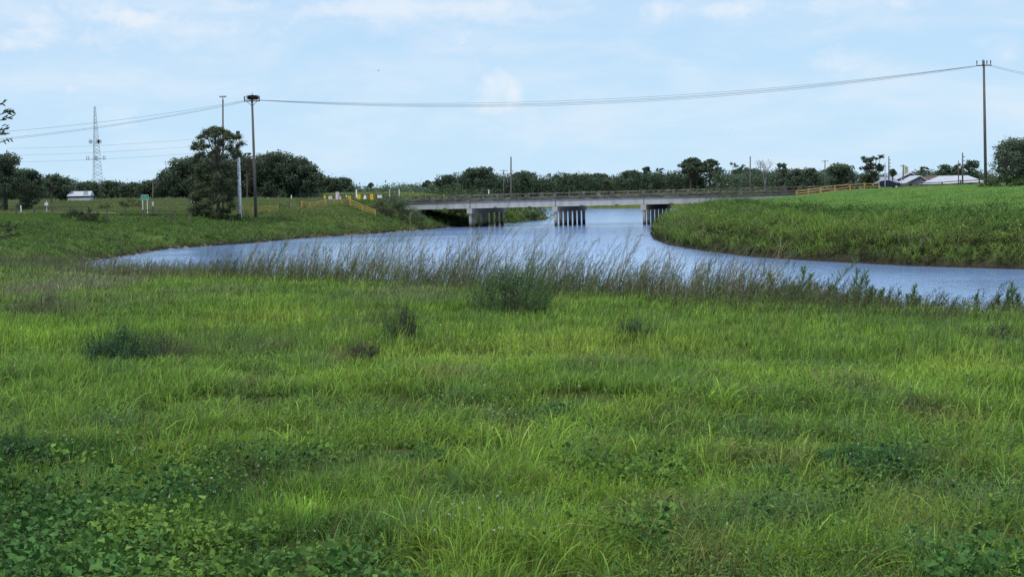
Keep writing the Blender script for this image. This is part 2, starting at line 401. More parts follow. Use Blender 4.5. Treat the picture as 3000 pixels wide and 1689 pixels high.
c = mixc(c, (.035, .03, .022), sst(1.8, .3, mg))
c = mixc(c, (.12, .15, .045), sst(330, 380, GY.ravel()) * .7)
M_ground, gnt, gb = newmat('ground_cover')
ga = N(gnt, 'ShaderNodeAttribute', attribute_name='Col'); gt = N(gnt, 'ShaderNodeTexCoord'); gn = N(gnt, 'ShaderNodeTexNoise'); gn.inputs['Scale'].default_value = 2.5; gn.inputs['Detail'].default_value = 8
gnt.links.new(gt.outputs['Object'], gn.inputs['Vector']); gm = N(gnt, 'ShaderNodeMapRange'); gm.inputs['From Min'].default_value = .3; gm.inputs['From Max'].default_value = .7; gm.inputs['To Min'].default_value = .6; gm.inputs['To Max'].default_value = 1.4
gnt.links.new(gn.outputs[0], gm.inputs['Value']); gs = N(gnt, 'ShaderNodeVectorMath', operation='SCALE'); gnt.links.new(ga.outputs['Color'], gs.inputs[0]); gnt.links.new(gm.outputs[0], gs.inputs['Scale'])
gnt.links.new(gs.outputs[0], gb.inputs['Base Color']); gb.inputs['Roughness'].default_value = 1; gb.inputs['Specular IOR Level'].default_value = .05
gbp = N(gnt, 'ShaderNodeBump'); gbp.inputs['Strength'].default_value = .6; gbp.inputs['Distance'].default_value = .15; gnt.links.new(gn.outputs[0], gbp.inputs['Height']); gnt.links.new(gbp.outputs[0], gb.inputs['Normal'])
tag(npmesh('ground', V, F, c, M_ground, smooth=True), 'grassy ground and canal banks', kind='structure')

# ------------------------------------------------------------------ water
M_wat, wn, wb = newmat('canal_water'); WL = wn.links
wb.inputs['Base Color'].default_value = (.30, .50, .92, 1); wb.inputs['Roughness'].default_value = .16; wb.inputs['IOR'].default_value = 1.33  # blue base stands in for sky reflection that the gloss loses
wt = N(wn, 'ShaderNodeTexCoord')
def wv(scale, sx, sy, det=3):
    mp = N(wn, 'ShaderNodeMapping'); mp.inputs['Scale'].default_value = (sx, sy, 1); WL.new(wt.outputs['Object'], mp.inputs[0])
    z = N(wn, 'ShaderNodeTexNoise'); z.inputs['Scale'].default_value = scale; z.inputs['Detail'].default_value = det; WL.new(mp.outputs[0], z.inputs['Vector']); return z.outputs[0]
w1 = wv(1.1, 1, 1.8, 4); w2 = wv(.05, 1, 1.6, 4)
mr = N(wn, 'ShaderNodeMapRange'); mr.inputs['From Min'].default_value = .35; mr.inputs['From Max'].default_value = .65; mr.inputs['To Min'].default_value = .07; mr.inputs['To Max'].default_value = .22
WL.new(w2, mr.inputs['Value'])
gl = N(wn, 'ShaderNodeBsdfGlossy'); gl.inputs['Color'].default_value = (.93, .98, 1.0, 1); gl.inputs['Roughness'].default_value = .1
ms_ = N(wn, 'ShaderNodeMixShader'); ms_.inputs[0].default_value = .5; WL.new(wb.outputs[0], ms_.inputs[1]); WL.new(gl.outputs[0], ms_.inputs[2]); WL.new(ms_.outputs[0], wn.nodes['Material Output'].inputs['Surface'])
bp = N(wn, 'ShaderNodeBump'); bp.inputs['Distance'].default_value = .35; WL.new(bp.outputs[0], gl.inputs['Normal']); WL.new(mr.outputs[0], bp.inputs['Strength']); WL.new(w1, bp.inputs['Height']); WL.new(bp.outputs[0], wb.inputs['Normal'])
MB_ = MB(); MB_.v = [(-90, 20, 0), (700, -100, 0), (700, 600, 0), (-90, 600, 0)]; MB_.f = [(0, 1, 2, 3)]
tag(MB_.build('water', M_wat), 'rippled blue canal water', kind='structure')

# ------------------------------------------------------------------ road, path
def ribbon(name, pts, wid, mat, dz, kind='structure', zf=None, label=None):
    V = []; F = []
    for i, p in enumerate(pts):
        a = Vector(pts[max(i - 1, 0)][:2]); b = Vector(pts[min(i + 1, len(pts) - 1)][:2]); d = (b - a).normalized(); s_ = Vector((d.y, -d.x))
        for k in (-1, 1):
            q = Vector(p[:2]) + s_ * wid / 2 * k; z = zf(q.x, q.y) if zf else h1(*p[:2])
            V.append((q.x, q.y, z + dz))
    for i in range(len(pts) - 1): F.append((2 * i, 2 * i + 1, 2 * i + 3, 2 * i + 2))
    m = MB(); m.v = V; m.f = F; o = m.build(name, mat); return tag(o, label, kind=kind)
def rp(t, n=0): return P0 + U * t + NV * (BW / 2 + n)
def zroad(x, y):
    t = (x - P0[0]) * U[0] + (y - P0[1]) * U[1]
    return float(np.interp(t, (-80, -17, 62, 110, 300), (5.9, 4.8, 4.85, 5.0, 5.0)))
ribbon('road', [rp(t) for t in range(-250, -17, 6)], 11, M_asph, .06, zf=zroad, label='asphalt road left of the bridge')
ribbon('road', [rp(t) for t in range(62, 300, 6)], 11, M_asph, .06, zf=zroad, label='asphalt road right of the bridge')
ribbon('road_marking', [rp(t, 5.1) for t in range(62, 300, 6)], .15, M_paint, .07, zf=zroad, label='white edge line of the road')
ribbon('path', [tuple(ongrd(px, 232 + max(0, px - 350) * .05)[:2]) for px in range(-200, 620, 25)], 1.8, M_path, .25, label='pale path behind the dark fence')

# ------------------------------------------------------------------ bridge
br = empty('road_bridge', (P0[0], P0[1], 0), 'long low concrete road bridge on rows of square piles across the canal', 'bridge', rz=-TH)
br.rotation_euler = (0, -.0045, -TH)
X0, X1 = -SPAN, SPAN * 4
zg0, zg1, zs1 = 3.2, 4.28, 4.68
MB().box(((X0 + X1) / 2, BW / 2, (zg1 + zs1) / 2), (X1 - X0, BW + .5, zs1 - zg1)).build('deck', M_stain, br)
MB().box(((X0 + X1) / 2, BW / 2, zs1 + .012), (X1 - X0 - .1, BW - 2.2, .02)).build('road_surface', M_asph, br)
for k in range(-1, 4):
    for j in range(6):
        y = .12 + j * (BW - .24) / 5
        m = MB(); a = k * SPAN + .06; b = (k + 1) * SPAN - .06
        m.box(((a + b) / 2, y, (zg0 + zg1) / 2 + .14), (b - a, .26, zg1 - zg0 - .28)); m.box(((a + b) / 2, y, zg0 + .15), (b - a, .46, .3))
        m.build('girder', M_girder if j == 0 else M_conc, br)
    for t in (.3, .7):
        MB().box((k * SPAN + SPAN * t, -.16, zg0 + .0), (.5, .3, .22)).build('drain_outlet', M_dark, br)
for side, y in (('front', -.12), ('back', BW + .12)):
    for k in range(-1, 4):
        for i in range(6):
            x = (k + i / 6) * SPAN; wide = (i % 3 == 0)
            MB().box((x, y, zs1 + .46), (.62 if wide else .36, .30, .92 if wide else .84)).build('rail_post', M_stain, br, bevel=.02)
    MB().box(((X0 + X1) / 2, y, zs1 + .74), (X1 - X0, .2, .20)).build('top_rail', M_stain, br)
    MB().box(((X0 + X1) / 2, y, zs1 + .10), (X1 - X0, .42, .26)).build('kerb', M_stain, br)
# piers
M_pile = surf('pile_concrete', (.15, .135, .115), (.36, .34, .30), .9, .85, .2, c3=(.27, .25, .22), stretch=(1, 1, .8))
def addtide(m):   # dark tide stain low on the piles, in world height
    nt_ = m.node_tree; b = nt_.nodes['Principled BSDF']; src = b.inputs['Base Color'].links[0].from_socket
    g = nt_.nodes.new('ShaderNodeNewGeometry'); s_ = nt_.nodes.new('ShaderNodeSeparateXYZ'); nt_.links.new(g.outputs['Position'], s_.inputs[0])
    r = nt_.nodes.new('ShaderNodeMapRange'); r.inputs['From Min'].default_value = .35; r.inputs['From Max'].default_value = 1.0; nt_.links.new(s_.outputs['Z'], r.inputs['Value'])
    x = nt_.nodes.new('ShaderNodeMix'); x.data_type = 'RGBA'; nt_.links.new(r.outputs[0], x.inputs[0]); x.inputs[6].default_value = (.03, .025, .018, 1); nt_.links.new(src, x.inputs[7]); nt_.links.new(x.outputs[2], b.inputs['Base Color'])
addtide(M_pile)
for k in range(0, 4):
    x = k * SPAN
    MB().box((x, BW / 2, zg0 - .46), (.95, BW + .9, .9)).build('pier_cap', M_conc, br, bevel=.03)
    for j in range(7):
        y = .1 + j * (BW - .2) / 6; top = zg0 - .9
        MB().box((x, y, top / 2 - 1.0), (.46, .46, top + 2.0)).build('pile', M_pile, br, bevel=.03)
    if k == 0:
        for j in (0, 2): MB().box((x + .02, .1 + (j + .5) * (BW - .2) / 6, .9), (.2, (BW - .2) / 6 - .9, 2.9)).build('infill_panel', M_pile, br)
for x in (X0 - .4, X1 + .4): MB().box((x, BW / 2, 2.9), (.8, BW + .4, 3.5)).build('abutment', M_conc, br)
m = MB(); m.prism([(X0 + .1, 3.1), (X0 + .1, 1.2), (-6.2, -.2), (-5.6, .1)], -.5, BW * .5); m.build('slope_paving', M_rock, br)

# ------------------------------------------------------------------ fences
def fence(pts, label, mat, hgt=1.1, rails=3, sp=2.6, group='timber fences along the banks', post=.17, railh=.13, name='timber_fence', lift=0, gaps=()):
    base = pts[0]
    f = empty(name, (base.x, base.y, base.z), label, 'fence', group)
    # resample
    P = []
    for a, b in zip(pts[:-1], pts[1:]):
        n = max(1, int(round((b - a).length / sp)))
        for i in range(n): q = a.lerp(b, i / n); P.append(Vector((q.x, q.y, h1(q.x, q.y))))
    P.append(Vector((pts[-1].x, pts[-1].y, h1(pts[-1].x, pts[-1].y))))
    rr = random.Random(len(label))
    for i, q in enumerate(P):
        l = q - base; hh = hgt * rr.uniform(.95, 1.1)
        MB().box((l.x, l.y, l.z + hh / 2 - .1), (post, post, hh + .2), rr.uniform(-.1, .1)).build('post', mat, f)
    for i in range(len(P) - 1):
        if i in gaps: continue
        a = P[i] - base; b = P[i + 1] - base
        for r in range(rails):
            z = hgt * (.93 - r * .36)
            MB().beam((a.x, a.y - post * .5, a.z + z + rr.uniform(-.03, .03)), (b.x, b.y - post * .5, b.z + z + rr.uniform(-.03, .03)), .06, railh).build('rail', mat, f)
    return f
G = lambda px, Y: ongrd(px, Y)
fence([G(884, 268), G(955, 271), G(1024, 275)], 'yellow three rail timber fence on the left bank beside the warning signs', M_wood, 1.0, 3, 1.75, post=.2)
fence([G(1027, 275), G(1062, 274.5), G(1100, 274)], 'yellow timber fence running down the left bank toward the bridge bush', M_wood, 1.0, 3, 3.2)
fence([G(712, 255), G(765, 258), G(815, 261)], 'short yellow timber fence between the pale pole and the cluttered gap', M_wood, 1.1, 3, 1.9)
fence([G(2334, 264), G(2403, 263)], 'yellow timber fence climbing the right bank at the bridge end', M_wood, 1.05, 3, 2.2)
fence([G(2405, 263), G(2446, 263.5), G(2490, 264.5), G(2532, 266), G(2575, 267)], 'yellow timber fence along the top of the right bank', M_wood, 1.15, 3, 2.3, post=.2)
fence([G(-60, 224), G(100, 225), G(260, 226), G(420, 228), G(560, 230)], 'long dark timber fence in front of the pale path', M_oldwood, 1.25, 2, 2.3, post=.2, railh=.12, gaps=(1, 2, 3, 6, 7, 8, 11, 12))
fence([G(1000, 296), G(1070, 297), G(1135, 298)], 'grey wooden rail fence behind the yellow warning signs', M_oldwood, 1.15, 2, 2.6, lift=0)
fence([G(2640, 262), G(2760, 258), G(2925, 252)], 'grey wooden rail fence on the skyline in front of the houses', M_oldwood, .95, 2, 3.2)
fence([G(818, 266), G(878, 269)], 'broken grey fence between the two yellow fences', M_oldwood, .9, 2, 2.2, gaps=(1,))

# ------------------------------------------------------------------ poles, wires, tower
POLES = 'wooden utility poles'
def crossarm_set(root, z, half, mat=M_pole, rz=0, n=3):
    ca, sa = math.cos(rz), math.sin(rz)
    MB().beam((-half * ca, -half * sa, z), (half * ca, half * sa, z), .11, .14).build('crossarm', mat, root)
    tips = []
    for i in range(n):
        t = -1 + 2 * i / (n - 1); x, y = t * half * .95 * ca, t * half * .95 * sa
        MB().tube([(x, y, z + .06), (x, y, z + .16), (x, y, z + .34), (x, y, z + .4)], [.03, .07, .055, .02], 8).build('insulator', M_dark, root)
        tips.append((x, y, z + .35))
    return tips
def upole(px, Y, ytop, label, r=.15, pxbase=None, mat=M_pole, name='utility_pole', group=POLES, lean=0):
    b = ongrd(pxbase or px, Y); t = atY(px, ytop, Y); hgt = t.z - b.z
    e = empty(name, b, label, 'utility pole', group)
    MB().tube([(0, 0, -.5), ((t.x - b.x) * .5, 0, hgt * .5), (t.x - b.x, 0, hgt)], [r * 1.25, r * 1.05, r * .8], 10).build('shaft', mat, e, smooth=True)
    return e, hgt, t.x - b.x
pl, hl, lx = upole(738, 250, 281, 'tall wooden utility pole carrying a big twig nest beside the dark trees', .19, 750)
t1 = []
for dy in (-.0,):
    MB().beam((lx - 1.15, -.05, hl - .75), (lx + 1.15, .05, hl - .75), .12, .16).build('crossarm', M_pole, pl)
MB().beam((lx - .75, 0, hl - .8), (lx, 0, hl - 1.5), .06).build('brace', M_dark, pl); MB().beam((lx + .75, 0, hl - .8), (lx, 0, hl - 1.5), .06).build('brace', M_dark, pl)
for x in (-1.1, 1.05): MB().tube([(lx + x, 0, hl - .72), (lx + x, 0, hl - .1), (lx + x, 0, hl - .02)], [.07, .09, .05], 8).build('insulator', M_dark, pl)
MB().tube([(lx + .03, 0, hl), (lx + .03, 0, hl + .35), (lx + .03, 0, hl + .5)], [.05, .09, .04], 8).build('insulator', M_galv, pl)
nestp = pl.location + Vector((lx + .12, 0, hl - .28))
ne = empty('bird_nest', nestp, 'wide dark stick nest piled on the top of the left utility pole', 'nest')
nb = NB(); n = 900; a = RNG.uniform(0, 6.28, n); rr = np.sqrt(RNG.uniform(.0, 1, n)) * .72; zz = RNG.uniform(-.38, .5, n) * (1 - rr * .45)
P = np.stack([rr * np.cos(a), rr * np.sin(a) * .9, zz], 1); d = RNG.normal(size=(n, 3)) * (.28, .28, .09); PP = np.stack([P - d, P, P + d], 1)
nb.strands(PP, np.full((n, 3), .016), np.array((.05, .035, .028)) * RNG.uniform(.4, 1.6, (n, 1, 1)) * np.ones((n, 3, 1)), 3); nb.build('twigs', M_dry, ne); ne.scale = (.88, .88, .8)
m = MB(); m.tube([(0, 0, -.38), (0, 0, -.25), (0, 0, .05), (0, 0, .32), (0, 0, .48)], [.3, .58, .66, .5, .16], 14); m.build('nest_core', M_nest, ne)
pr, hr, rx = upole(2882, 225, 178, 'tall wooden utility pole at the right with crossarms at its top', .17, 2888)
MB().beam((rx - .45, -1.0, hr - .55), (rx + .45, 1.0, hr - .55), .12, .16).build('crossarm', M_pole, pr); MB().beam((rx - 1.0, .1, hr - .62), (rx + 1.0, -.1, hr - .62), .12, .14).build('crossarm', M_pole, pr)
for x, y in ((-.9, 0), (-.3, -.6), (.5, .3), (.9, 0)): MB().tube([(rx + x, y, hr - .5), (rx + x, y, hr - .05), (rx + x, y, hr + .05)], [.05, .075, .04], 8).build('insulator', M_dark, pr)
MB().tube([(rx, 0, hr), (rx, 0, hr + .2)], [.06, .04], 8).build('insulator', M_galv, pr)
def wire(pa, pb, mid, label, r=.022, n=30, group='overhead power lines'):
    """mid = (t, z drop) sag"""
    P = [pa.lerp(pb, i / n) - Vector((0, 0, 4 * mid * (i / n) * (1 - i / n))) for i in range(n + 1)]
    base = P[0]; o = MB().tube([p - base for p in P], r * .8, 5).build('power_line', M_wire); o.location = base
    return tag(o, label, 'cable', group)
LT = pl.location + Vector((lx, 0, hl)); RT = pr.location + Vector((rx, 0, hr))
for i, (dz, yy, dl, s_, lb) in enumerate([(-.62, 0, -.62, 2.15, 'highest of the lines sagging between the two tall poles'), (-.6, .5, -.6, 2.42, 'thin upper line sagging between the nest pole and the right pole'),
                      (-.66, -.6, -.64, 2.55, 'middle line sagging between the nest pole and the right pole'), (-.72, .9, -.68, 2.65, 'lowest line sagging between the nest pole and the right pole')]):
    wire(LT + Vector((1.0, yy * .3, dl)), RT + Vector((-.8, yy, dz)), s_, lb)
farL = atY(-260, 425, 222)
for i, (a, b, lb) in enumerate([(-.62, 1.0, 'upper line running left from the nest pole past the lattice tower'), (-.72, -.15, 'middle line running left from the nest pole past the lattice tower'), (-.86, -.35, 'lower line running left from the nest pole past the lattice tower')]):
    wire(LT + Vector((-1.0, 0, a)), farL + Vector((0, 0, b)), .8, lb)
for i, (a, lb) in enumerate([(-.55, 'upper line leaving the right pole toward the frame edge'), (-.7, 'lower line leaving the right pole toward the frame edge')]):
    wire(RT + Vector((.8, 0, a)), atY(3200, 228 + i * 8, 215), .5, lb)
# pale concrete pole
pc, hc, cx = upole(697, 245.5, 386, 'pale grey concrete utility pole standing right of the pine tree', .25, 703, M_paleconc)
MB().tube([(-.02, 0, -.3), (-.02, 0, .85)], [.33, .32], 10).build('base_sleeve', M_dark, pc)
MB().box((cx, 0, hc - .5), (.5, .4, 1.2)).build('top_bracket', M_dark, pc)
nb = NB()
for zz in (3.2, 4.3, 5.0, 6.2, 7.1, 8.0, 9.1): nb.leaves(np.array((0, -.1, zz)) + RNG.normal(size=(50, 3)) * (.26, .2, .25), .16, np.array((.03, .05, .02)))
nb.build('vine', M_leaf, pc)
w0 = pc.location + Vector((cx, 0, hc))
for i, (y0, dz, lb) in enumerate([(435, -.5, 'top one of the three lower lines left of the pine tree'), (455, -1.5, 'middle one of the three lower lines left of the pine tree'), (475, -2.5, 'bottom one of the three lower lines left of the pine tree')]):
    wire(w0 + Vector((0, 0, dz)), atY(20 if i else 18, y0, 262), .35, lb, .016)
p3, h3, x3 = upole(20, 262, 440, 'short utility pole rising out of the trees at the left edge', .13)
MB().beam((x3 - .5, 0, h3 - .5), (x3 + .5, 0, h3 - .5), .09).build('crossarm', M_pole, p3)
MB().box((x3 - .3, 0, h3 - 4.6), (.5, .5, 1.2)).build('transformer', M_galv, p3)
# nest platform pole behind the pine
pp, hp, xp = upole(653, 252, 292, 'slim pole with an empty round nest platform above the pine tree', .14)
MB().tube([(xp, 0, hp), (xp, 0, hp + .35)], [.06, .06], 8).build('bracket', M_galv, pp)
MB().tube([(xp, 0, hp + .33), (xp, 0, hp + .36), (xp, 0, hp + .52), (xp, 0, hp + .56)], [.42, .52, .54, .50], 14).build('platform', M_galv, pp)
# smaller poles
p5, h5, x5 = upole(448, 236, 536, 'thin wooden post with a pale meter box right of the green sign', .07)
MB().box((.1, -.15, 1.75), (.24, .18, .62)).build('meter_box', M_galv, p5)
for px, Y, yt, r, lb, arm in [(1497, 420, 459, .2, 'tall bare pole rising above the trees left of centre', 0), (1476, 560, 497, .15, 'small distant pole with one crossarm just left of the tall bare pole', 1.3),
        (2198, 430, 458, .17, 'plain pole beside the bare pale tree', 0), (2417, 460, 469, .15, 'pole with a short crossarm above the round bushy tree', 1.0),
        (2604, 380, 458, .13, 'thin pole with a spike just right of the open crowned tree', 0), (2646, 400, 482, .16, 'pole with a crossarm left of the chimney', .7), (2820, 330, 447, .14, 'pole with stacked insulators near the white roof', 0), (2808, 335, 470, .09, 'slender pole left of the one with stacked insulators', 0)]:
    e, hh, xx = upole(px, Y, yt, lb, r, group='distant utility poles')
    if arm: MB().beam((xx - arm, 0, hh - .3), (xx + arm, 0, hh - .3), .14).build('crossarm', M_pole, e)
    if px in (2820, 2604):
        for q in range(3): MB().box((xx + .22, 0, hh - .8 - q * .75), (.45, .12, .14)).build('insulator', M_dark, e)
e, hh, xx = upole(2593, 272, 476, 'light grey steel post in front of the parked car', .09, mat=M_galv, group='steel posts by the road'); e['category'] = 'post'
e, hh, xx = upole(2641, 275, 522, 'short grey post right of the dark windowed car', .06, mat=M_galv, group='steel posts by the road')
# lattice tower
def tower():
    Y = 900; b = atY(284, 552, Y); t = atY(277, 312, Y); e = empty('lattice_tower', b, 'tall tapering steel lattice communications tower above the left trees', 'tower')
    hgt = t.z - b.z; dx = t.x - b.x; m = MB(); n = 22; rad = lambda f: 2.9 * (1 - f) ** 1.05 + .5
    cor = lambda f, k: Vector((dx * f + rad(f) * math.cos(k * 2.094 + .4), rad(f) * math.sin(k * 2.094 + .4), hgt * f))
    for k in range(3): m.tube([cor(i / n, k) for i in range(n + 1)], .10, 4)
    m.build('leg_frame', M_galv, e); m = MB()
    for i in range(n):
        for k in range(3):
            m.beam(cor(i / n, k), cor((i + 1) / n, k + 1), .09); m.beam(cor((i + 1) / n, k), cor(i / n, k + 1), .09)
            if i % 2 == 0: m.beam(cor(i / n, k), cor(i / n, k + 1), .14)
    m.build('bracing', M_galv, e)
    z1 = atY(277, 415, Y).z - b.z
    for x in (-2.3, 1.3, 2.4): MB().tube([(dx * .5 + x, -.5, z1), (dx * .5 + x, -.8, z1), (dx * .5 + x, -1.2, z1)], [.3, 1.1, 1.15], 12).build('dish', M_galv, e)
    z2 = atY(277, 464, Y).z - b.z
    MB().beam((-4.9, 0, z2 - .3), (5.0, 0, z2 - .3), .25).build('antenna_platform', M_galv, e)
    for x in (-4.8, -3.7, -.6, 0, .6, 4.0, 4.9): MB().box((x, -.3, z2 + .2), (.4, .3, 2.2)).build('panel_antenna', M_galv, e)
tower()

# ------------------------------------------------------------------ signs and small things
def face_root(name, px, Y, label, cat, group=None):
    p = ongrd(px, Y); return empty(name, p, label, cat, group), p
e, p = face_root('road_sign', 426, 238, 'green road sign on two pale posts left of the thin post', 'sign')
zc = atY(426, 578, 238).z - p.z
MB().box((0, 0, zc), (1.06, .05, .74)).build('sign_panel', M_green, e)
m = MB(); m.box((0, -.03, zc + .35), (1.0, .02, .03)); m.box((0, -.03, zc - .35), (1.0, .02, .03)); m.box((-.51, -.03, zc), (.03, .02, .7)); m.box((.51, -.03, zc), (.03, .02, .7)); m.build('border', M_white, e)
M_let = surf('faded_lettering', (.22, .5, .42), (.3, .56, .48), 6, .6)
m = MB()
for row, (xa, xb) in ((.13, (-.42, .22)), (-.14, (-.42, .42))):
    x = xa
    while x < xb: q = random.uniform(.05, .09); m.box((x + q / 2, -.034, zc + row + random.uniform(-.01, .01)), (q, .02, random.uniform(.08, .13))); x += q + .025
m.build('lettering', M_let, e)
for x in (-.34, .3): MB().box((x, .05, zc / 2 - .2), (.07, .06, zc + .4)).build('post', M_paleconc, e)

def sign(px, Y, y0, y1, wpx, label, mat, cat='sign', name='warning_sign', group=None, extra=None, post=M_galv):
    Y = Y + 20; e, p = face_root(name, px, Y, label, cat, group); a = atY(px, y0, Y).z - p.z; b = atY(px, y1, Y).z - p.z; wd_ = wpx * Y / FPX
    MB().box((0, 0, (a + b) / 2), (wd_, .05, a - b)).build('sign_panel', mat, e)
    MB().box((0, .06, a / 2 - .1), (.07, .07, max(a, .3) + .1)).build('post', post, e)
    if extra: extra(e, wd_, a, b)
    return e
def ex_band(e, wd_, a, b): MB().box((0, -.04, a - (a - b) * .42), (wd_, .03, .09)).build('band', M_orange, e); MB().box((0, -.04, (a + b) / 2), (.06, .034, a - b)).build('stripe', M_orange, e)
def ex_arrow(e, wd_, a, b): MB().box((0, -.04, a - .16), (.07, .03, .2)).build('symbol', M_dark, e); MB().box((0, -.04, b + (a - b) * .55), (wd_, .03, .035)).build('seam', M_orange, e); MB().box((0, -.04, b + .16), (wd_ * .9, .03, .26)).build('lower_panel', M_yellow, e)
def ex_red(e, wd_, a, b): MB().box((0, 0, a + .06), (wd_ * .8, .05, .11)).build('red_header', M_red, e); MB().box((0, -.04, (a + b) / 2), (wd_ * .45, .02, (a - b) * .4)).build('lettering', M_galv, e)
def ex_tall(e, wd_, a, b): MB().box((0, -.035, a - .17), (wd_, .03, .2)).build('header_panel', M_pink, e); MB().box((wd_ * .22, -.04, (a + b) / 2 - .12), (.09, .03, (a - b) * .6)).build('stripe', M_red, e)
sign(952, 262, 573, 581, 5, 'small yellow marker leftmost of the signs by the fence', M_yellow)
sign(968, 264, 574.5, 583.5, 10.5, 'small white notice board with a red top edge', M_white, extra=ex_red)
sign(989, 266, 562, 585, 10.5, 'tall white and pink notice panel beside the left fence', M_white, extra=ex_tall)
sign(997.5, 265, 575, 585, 3.5, 'narrow white marker against the tall pink notice panel', M_white)
sign(1015, 270, 571, 577, 4, 'little white tag sign behind the left fence', M_white)
sign(1022, 262, 574, 583.5, 3, 'left yellow reflector of a close pair behind the fence corner', M_yellow)
sign(1026.5, 262, 574, 583.5, 3, 'right yellow reflector of a close pair behind the fence corner', M_yellow)
sign(1051.5, 268, 569.5, 586, 9.5, 'bright yellow sign with a black mark on top, nearest the pale post', M_yellow, extra=ex_arrow)
sign(1089, 270, 568.5, 585, 9, 'yellow sign with orange cross bands near the bridge bush', M_yellow, extra=ex_band)
# pale posts
for px, Y, y0, wpx, lb in [(1045, 296, 556, 4.5, 'pale concrete post behind the bright yellow sign'), (1142, 306, 556, 3, 'grey post with a dark foot at the end of the grey rail fence'), (1170, 308, 555, 3, 'pale post standing alone left of the bridge railing'),
        (62, 240, 603, 3, 'small white marker post far left beside the trees'), (785, 290, 580, 2, 'thin white stake behind the short yellow fence'), (854, 292, 573, 3.4, 'white stake in the scrub below the dark trees'), (1433, 395, 557, 4, 'white marker post on the grassy levee behind the bridge')]:
    p = ongrd(px, Y); t = atY(px, y0, Y).z - p.z; e = empty('marker_post', p, lb, 'post', 'pale marker posts'); wm = wpx * Y / FPX
    MB().box((0, 0, t / 2 - .1), (wm * .8, wm * .8, t + .2)).build('shaft', M_paleconc, e); MB().box((0, 0, t + .02), (wm, wm, .14)).build('cap', M_white, e)
# bollard with red cap
e, p = face_root('concrete_marker', 1069.5, 290, 'stepped pale concrete marker with a red cap between the yellow signs', 'marker'); a = atY(1069, 570, 290).z - p.z
MB().box((0, 0, a * .25), (.5, .5, a * .5)).build('base', M_paleconc, e, bevel=.04); MB().box((0, 0, a * .72), (.26, .26, a * .45)).build('shaft', M_paleconc, e); MB().box((0, 0, a + .05), (.32, .32, .2)).build('cap', M_red, e)
# grey equipment box
e, p = face_root('equipment_cabinet', 1113, 297, 'pale grey equipment box on the grey rail fence by the bridge', 'cabinet'); a = atY(1113, 571, 297).z - p.z
MB().box((0, 0, a - .27), (.78, .5, .52)).build('body', M_paleconc, e, bevel=.03); MB().box((0, 0, a + .02), (.86, .58, .06)).build('lid', M_galv, e); MB().box((0, 0, (a - .5) / 2), (.3, .3, a - .5)).build('stand', M_dark, e)
# white louvred cabinet
e, p = face_root('pump_cabinet', 571, 274, 'white ribbed cabinet with a flat canopy left of the pine tree', 'cabinet'); a = atY(571, 577, 274).z - p.z
MB().box((0, 0, a / 2), (1.1, .8, a)).build('body', M_white, e, bevel=.02)
m = MB()
for i in range(5): m.box((-.42 + i * .21, -.42, a / 2), (.04, .04, a * .9))
m.build('ribs', M_dark, e)
MB().box((-.35, 0, a + .5), (.75, .7, .07)).build('canopy', M_roofw, e); MB().box((-.35, 0, a + .22), (.06, .06, .5)).build('canopy_post', M_dark, e)
# small white box on post at left
e, p = face_root('meter_cabinet', 137, 238, 'small white box on a thin stake left of the shed', 'box'); a = atY(137, 594, 238).z - p.z; b = atY(137, 602, 238).z - p.z
MB().box((0, 0, (a + b) / 2), (.46, .3, a - b)).build('body', M_white, e, bevel=.02); MB().box((0, .1, (a + .3) / 2), (.05, .05, a + .3)).build('stake', M_paleconc, e)
# shed
e, p = face_root('shed', 237, 300, 'long low shed with a white metal roof and dark trim in front of the trees', 'shed'); a = atY(237, 560, 300).z - p.z
m = MB(); m.prism([(-1.9, a - .85), (1.9, a - .85), (1.9, a - .82), (-1.9, a - .82)], -1.2, 1.2)
MB().box((0, 0, (a - 1.0) / 2), (3.9, 2.4, a - 1.0)).build('wall', M_wallp, e)
MB().box((0, 0, a - .92), (4.1, 2.7, .22)).build('fascia', surf('navy_trim', (.03, .03, .09), (.05, .05, .12), 2, .6), e)
m = MB(); m.v = [(-2.1, -1.45, a - .83), (2.1, -1.45, a - .83), (2.02, .1, a), (-2.02, .1, a), (-2.1, 1.45, a - .83), (2.1, 1.45, a - .83)]; m.f = [(0, 1, 2, 3), (3, 2, 5, 4), (0, 3, 4), (1, 5, 2)]; m.build('roof', M_roofw, e)
MB().box((1.2, -1.21, .9), (.8, .04, 1.7)).build('door', M_galv, e)
# pale debris
for px, Y, wm, lb in [(900, 266, .9, 'pale plank lying in the grass under the left yellow fence'), (848, 271, .6, 'grey slab leaning in the gap between the yellow fences')]:
    p = ongrd(px, Y); o = MB().box((0, 0, .06 if px == 900 else .25), (wm, .25, .12 if px == 900 else .5), .1).build('plank' if px == 900 else 'concrete_slab', M_white if px == 900 else M_rock, bevel=.01); o.location = p; tag(o, lb, 'plank' if px == 900 else 'slab')

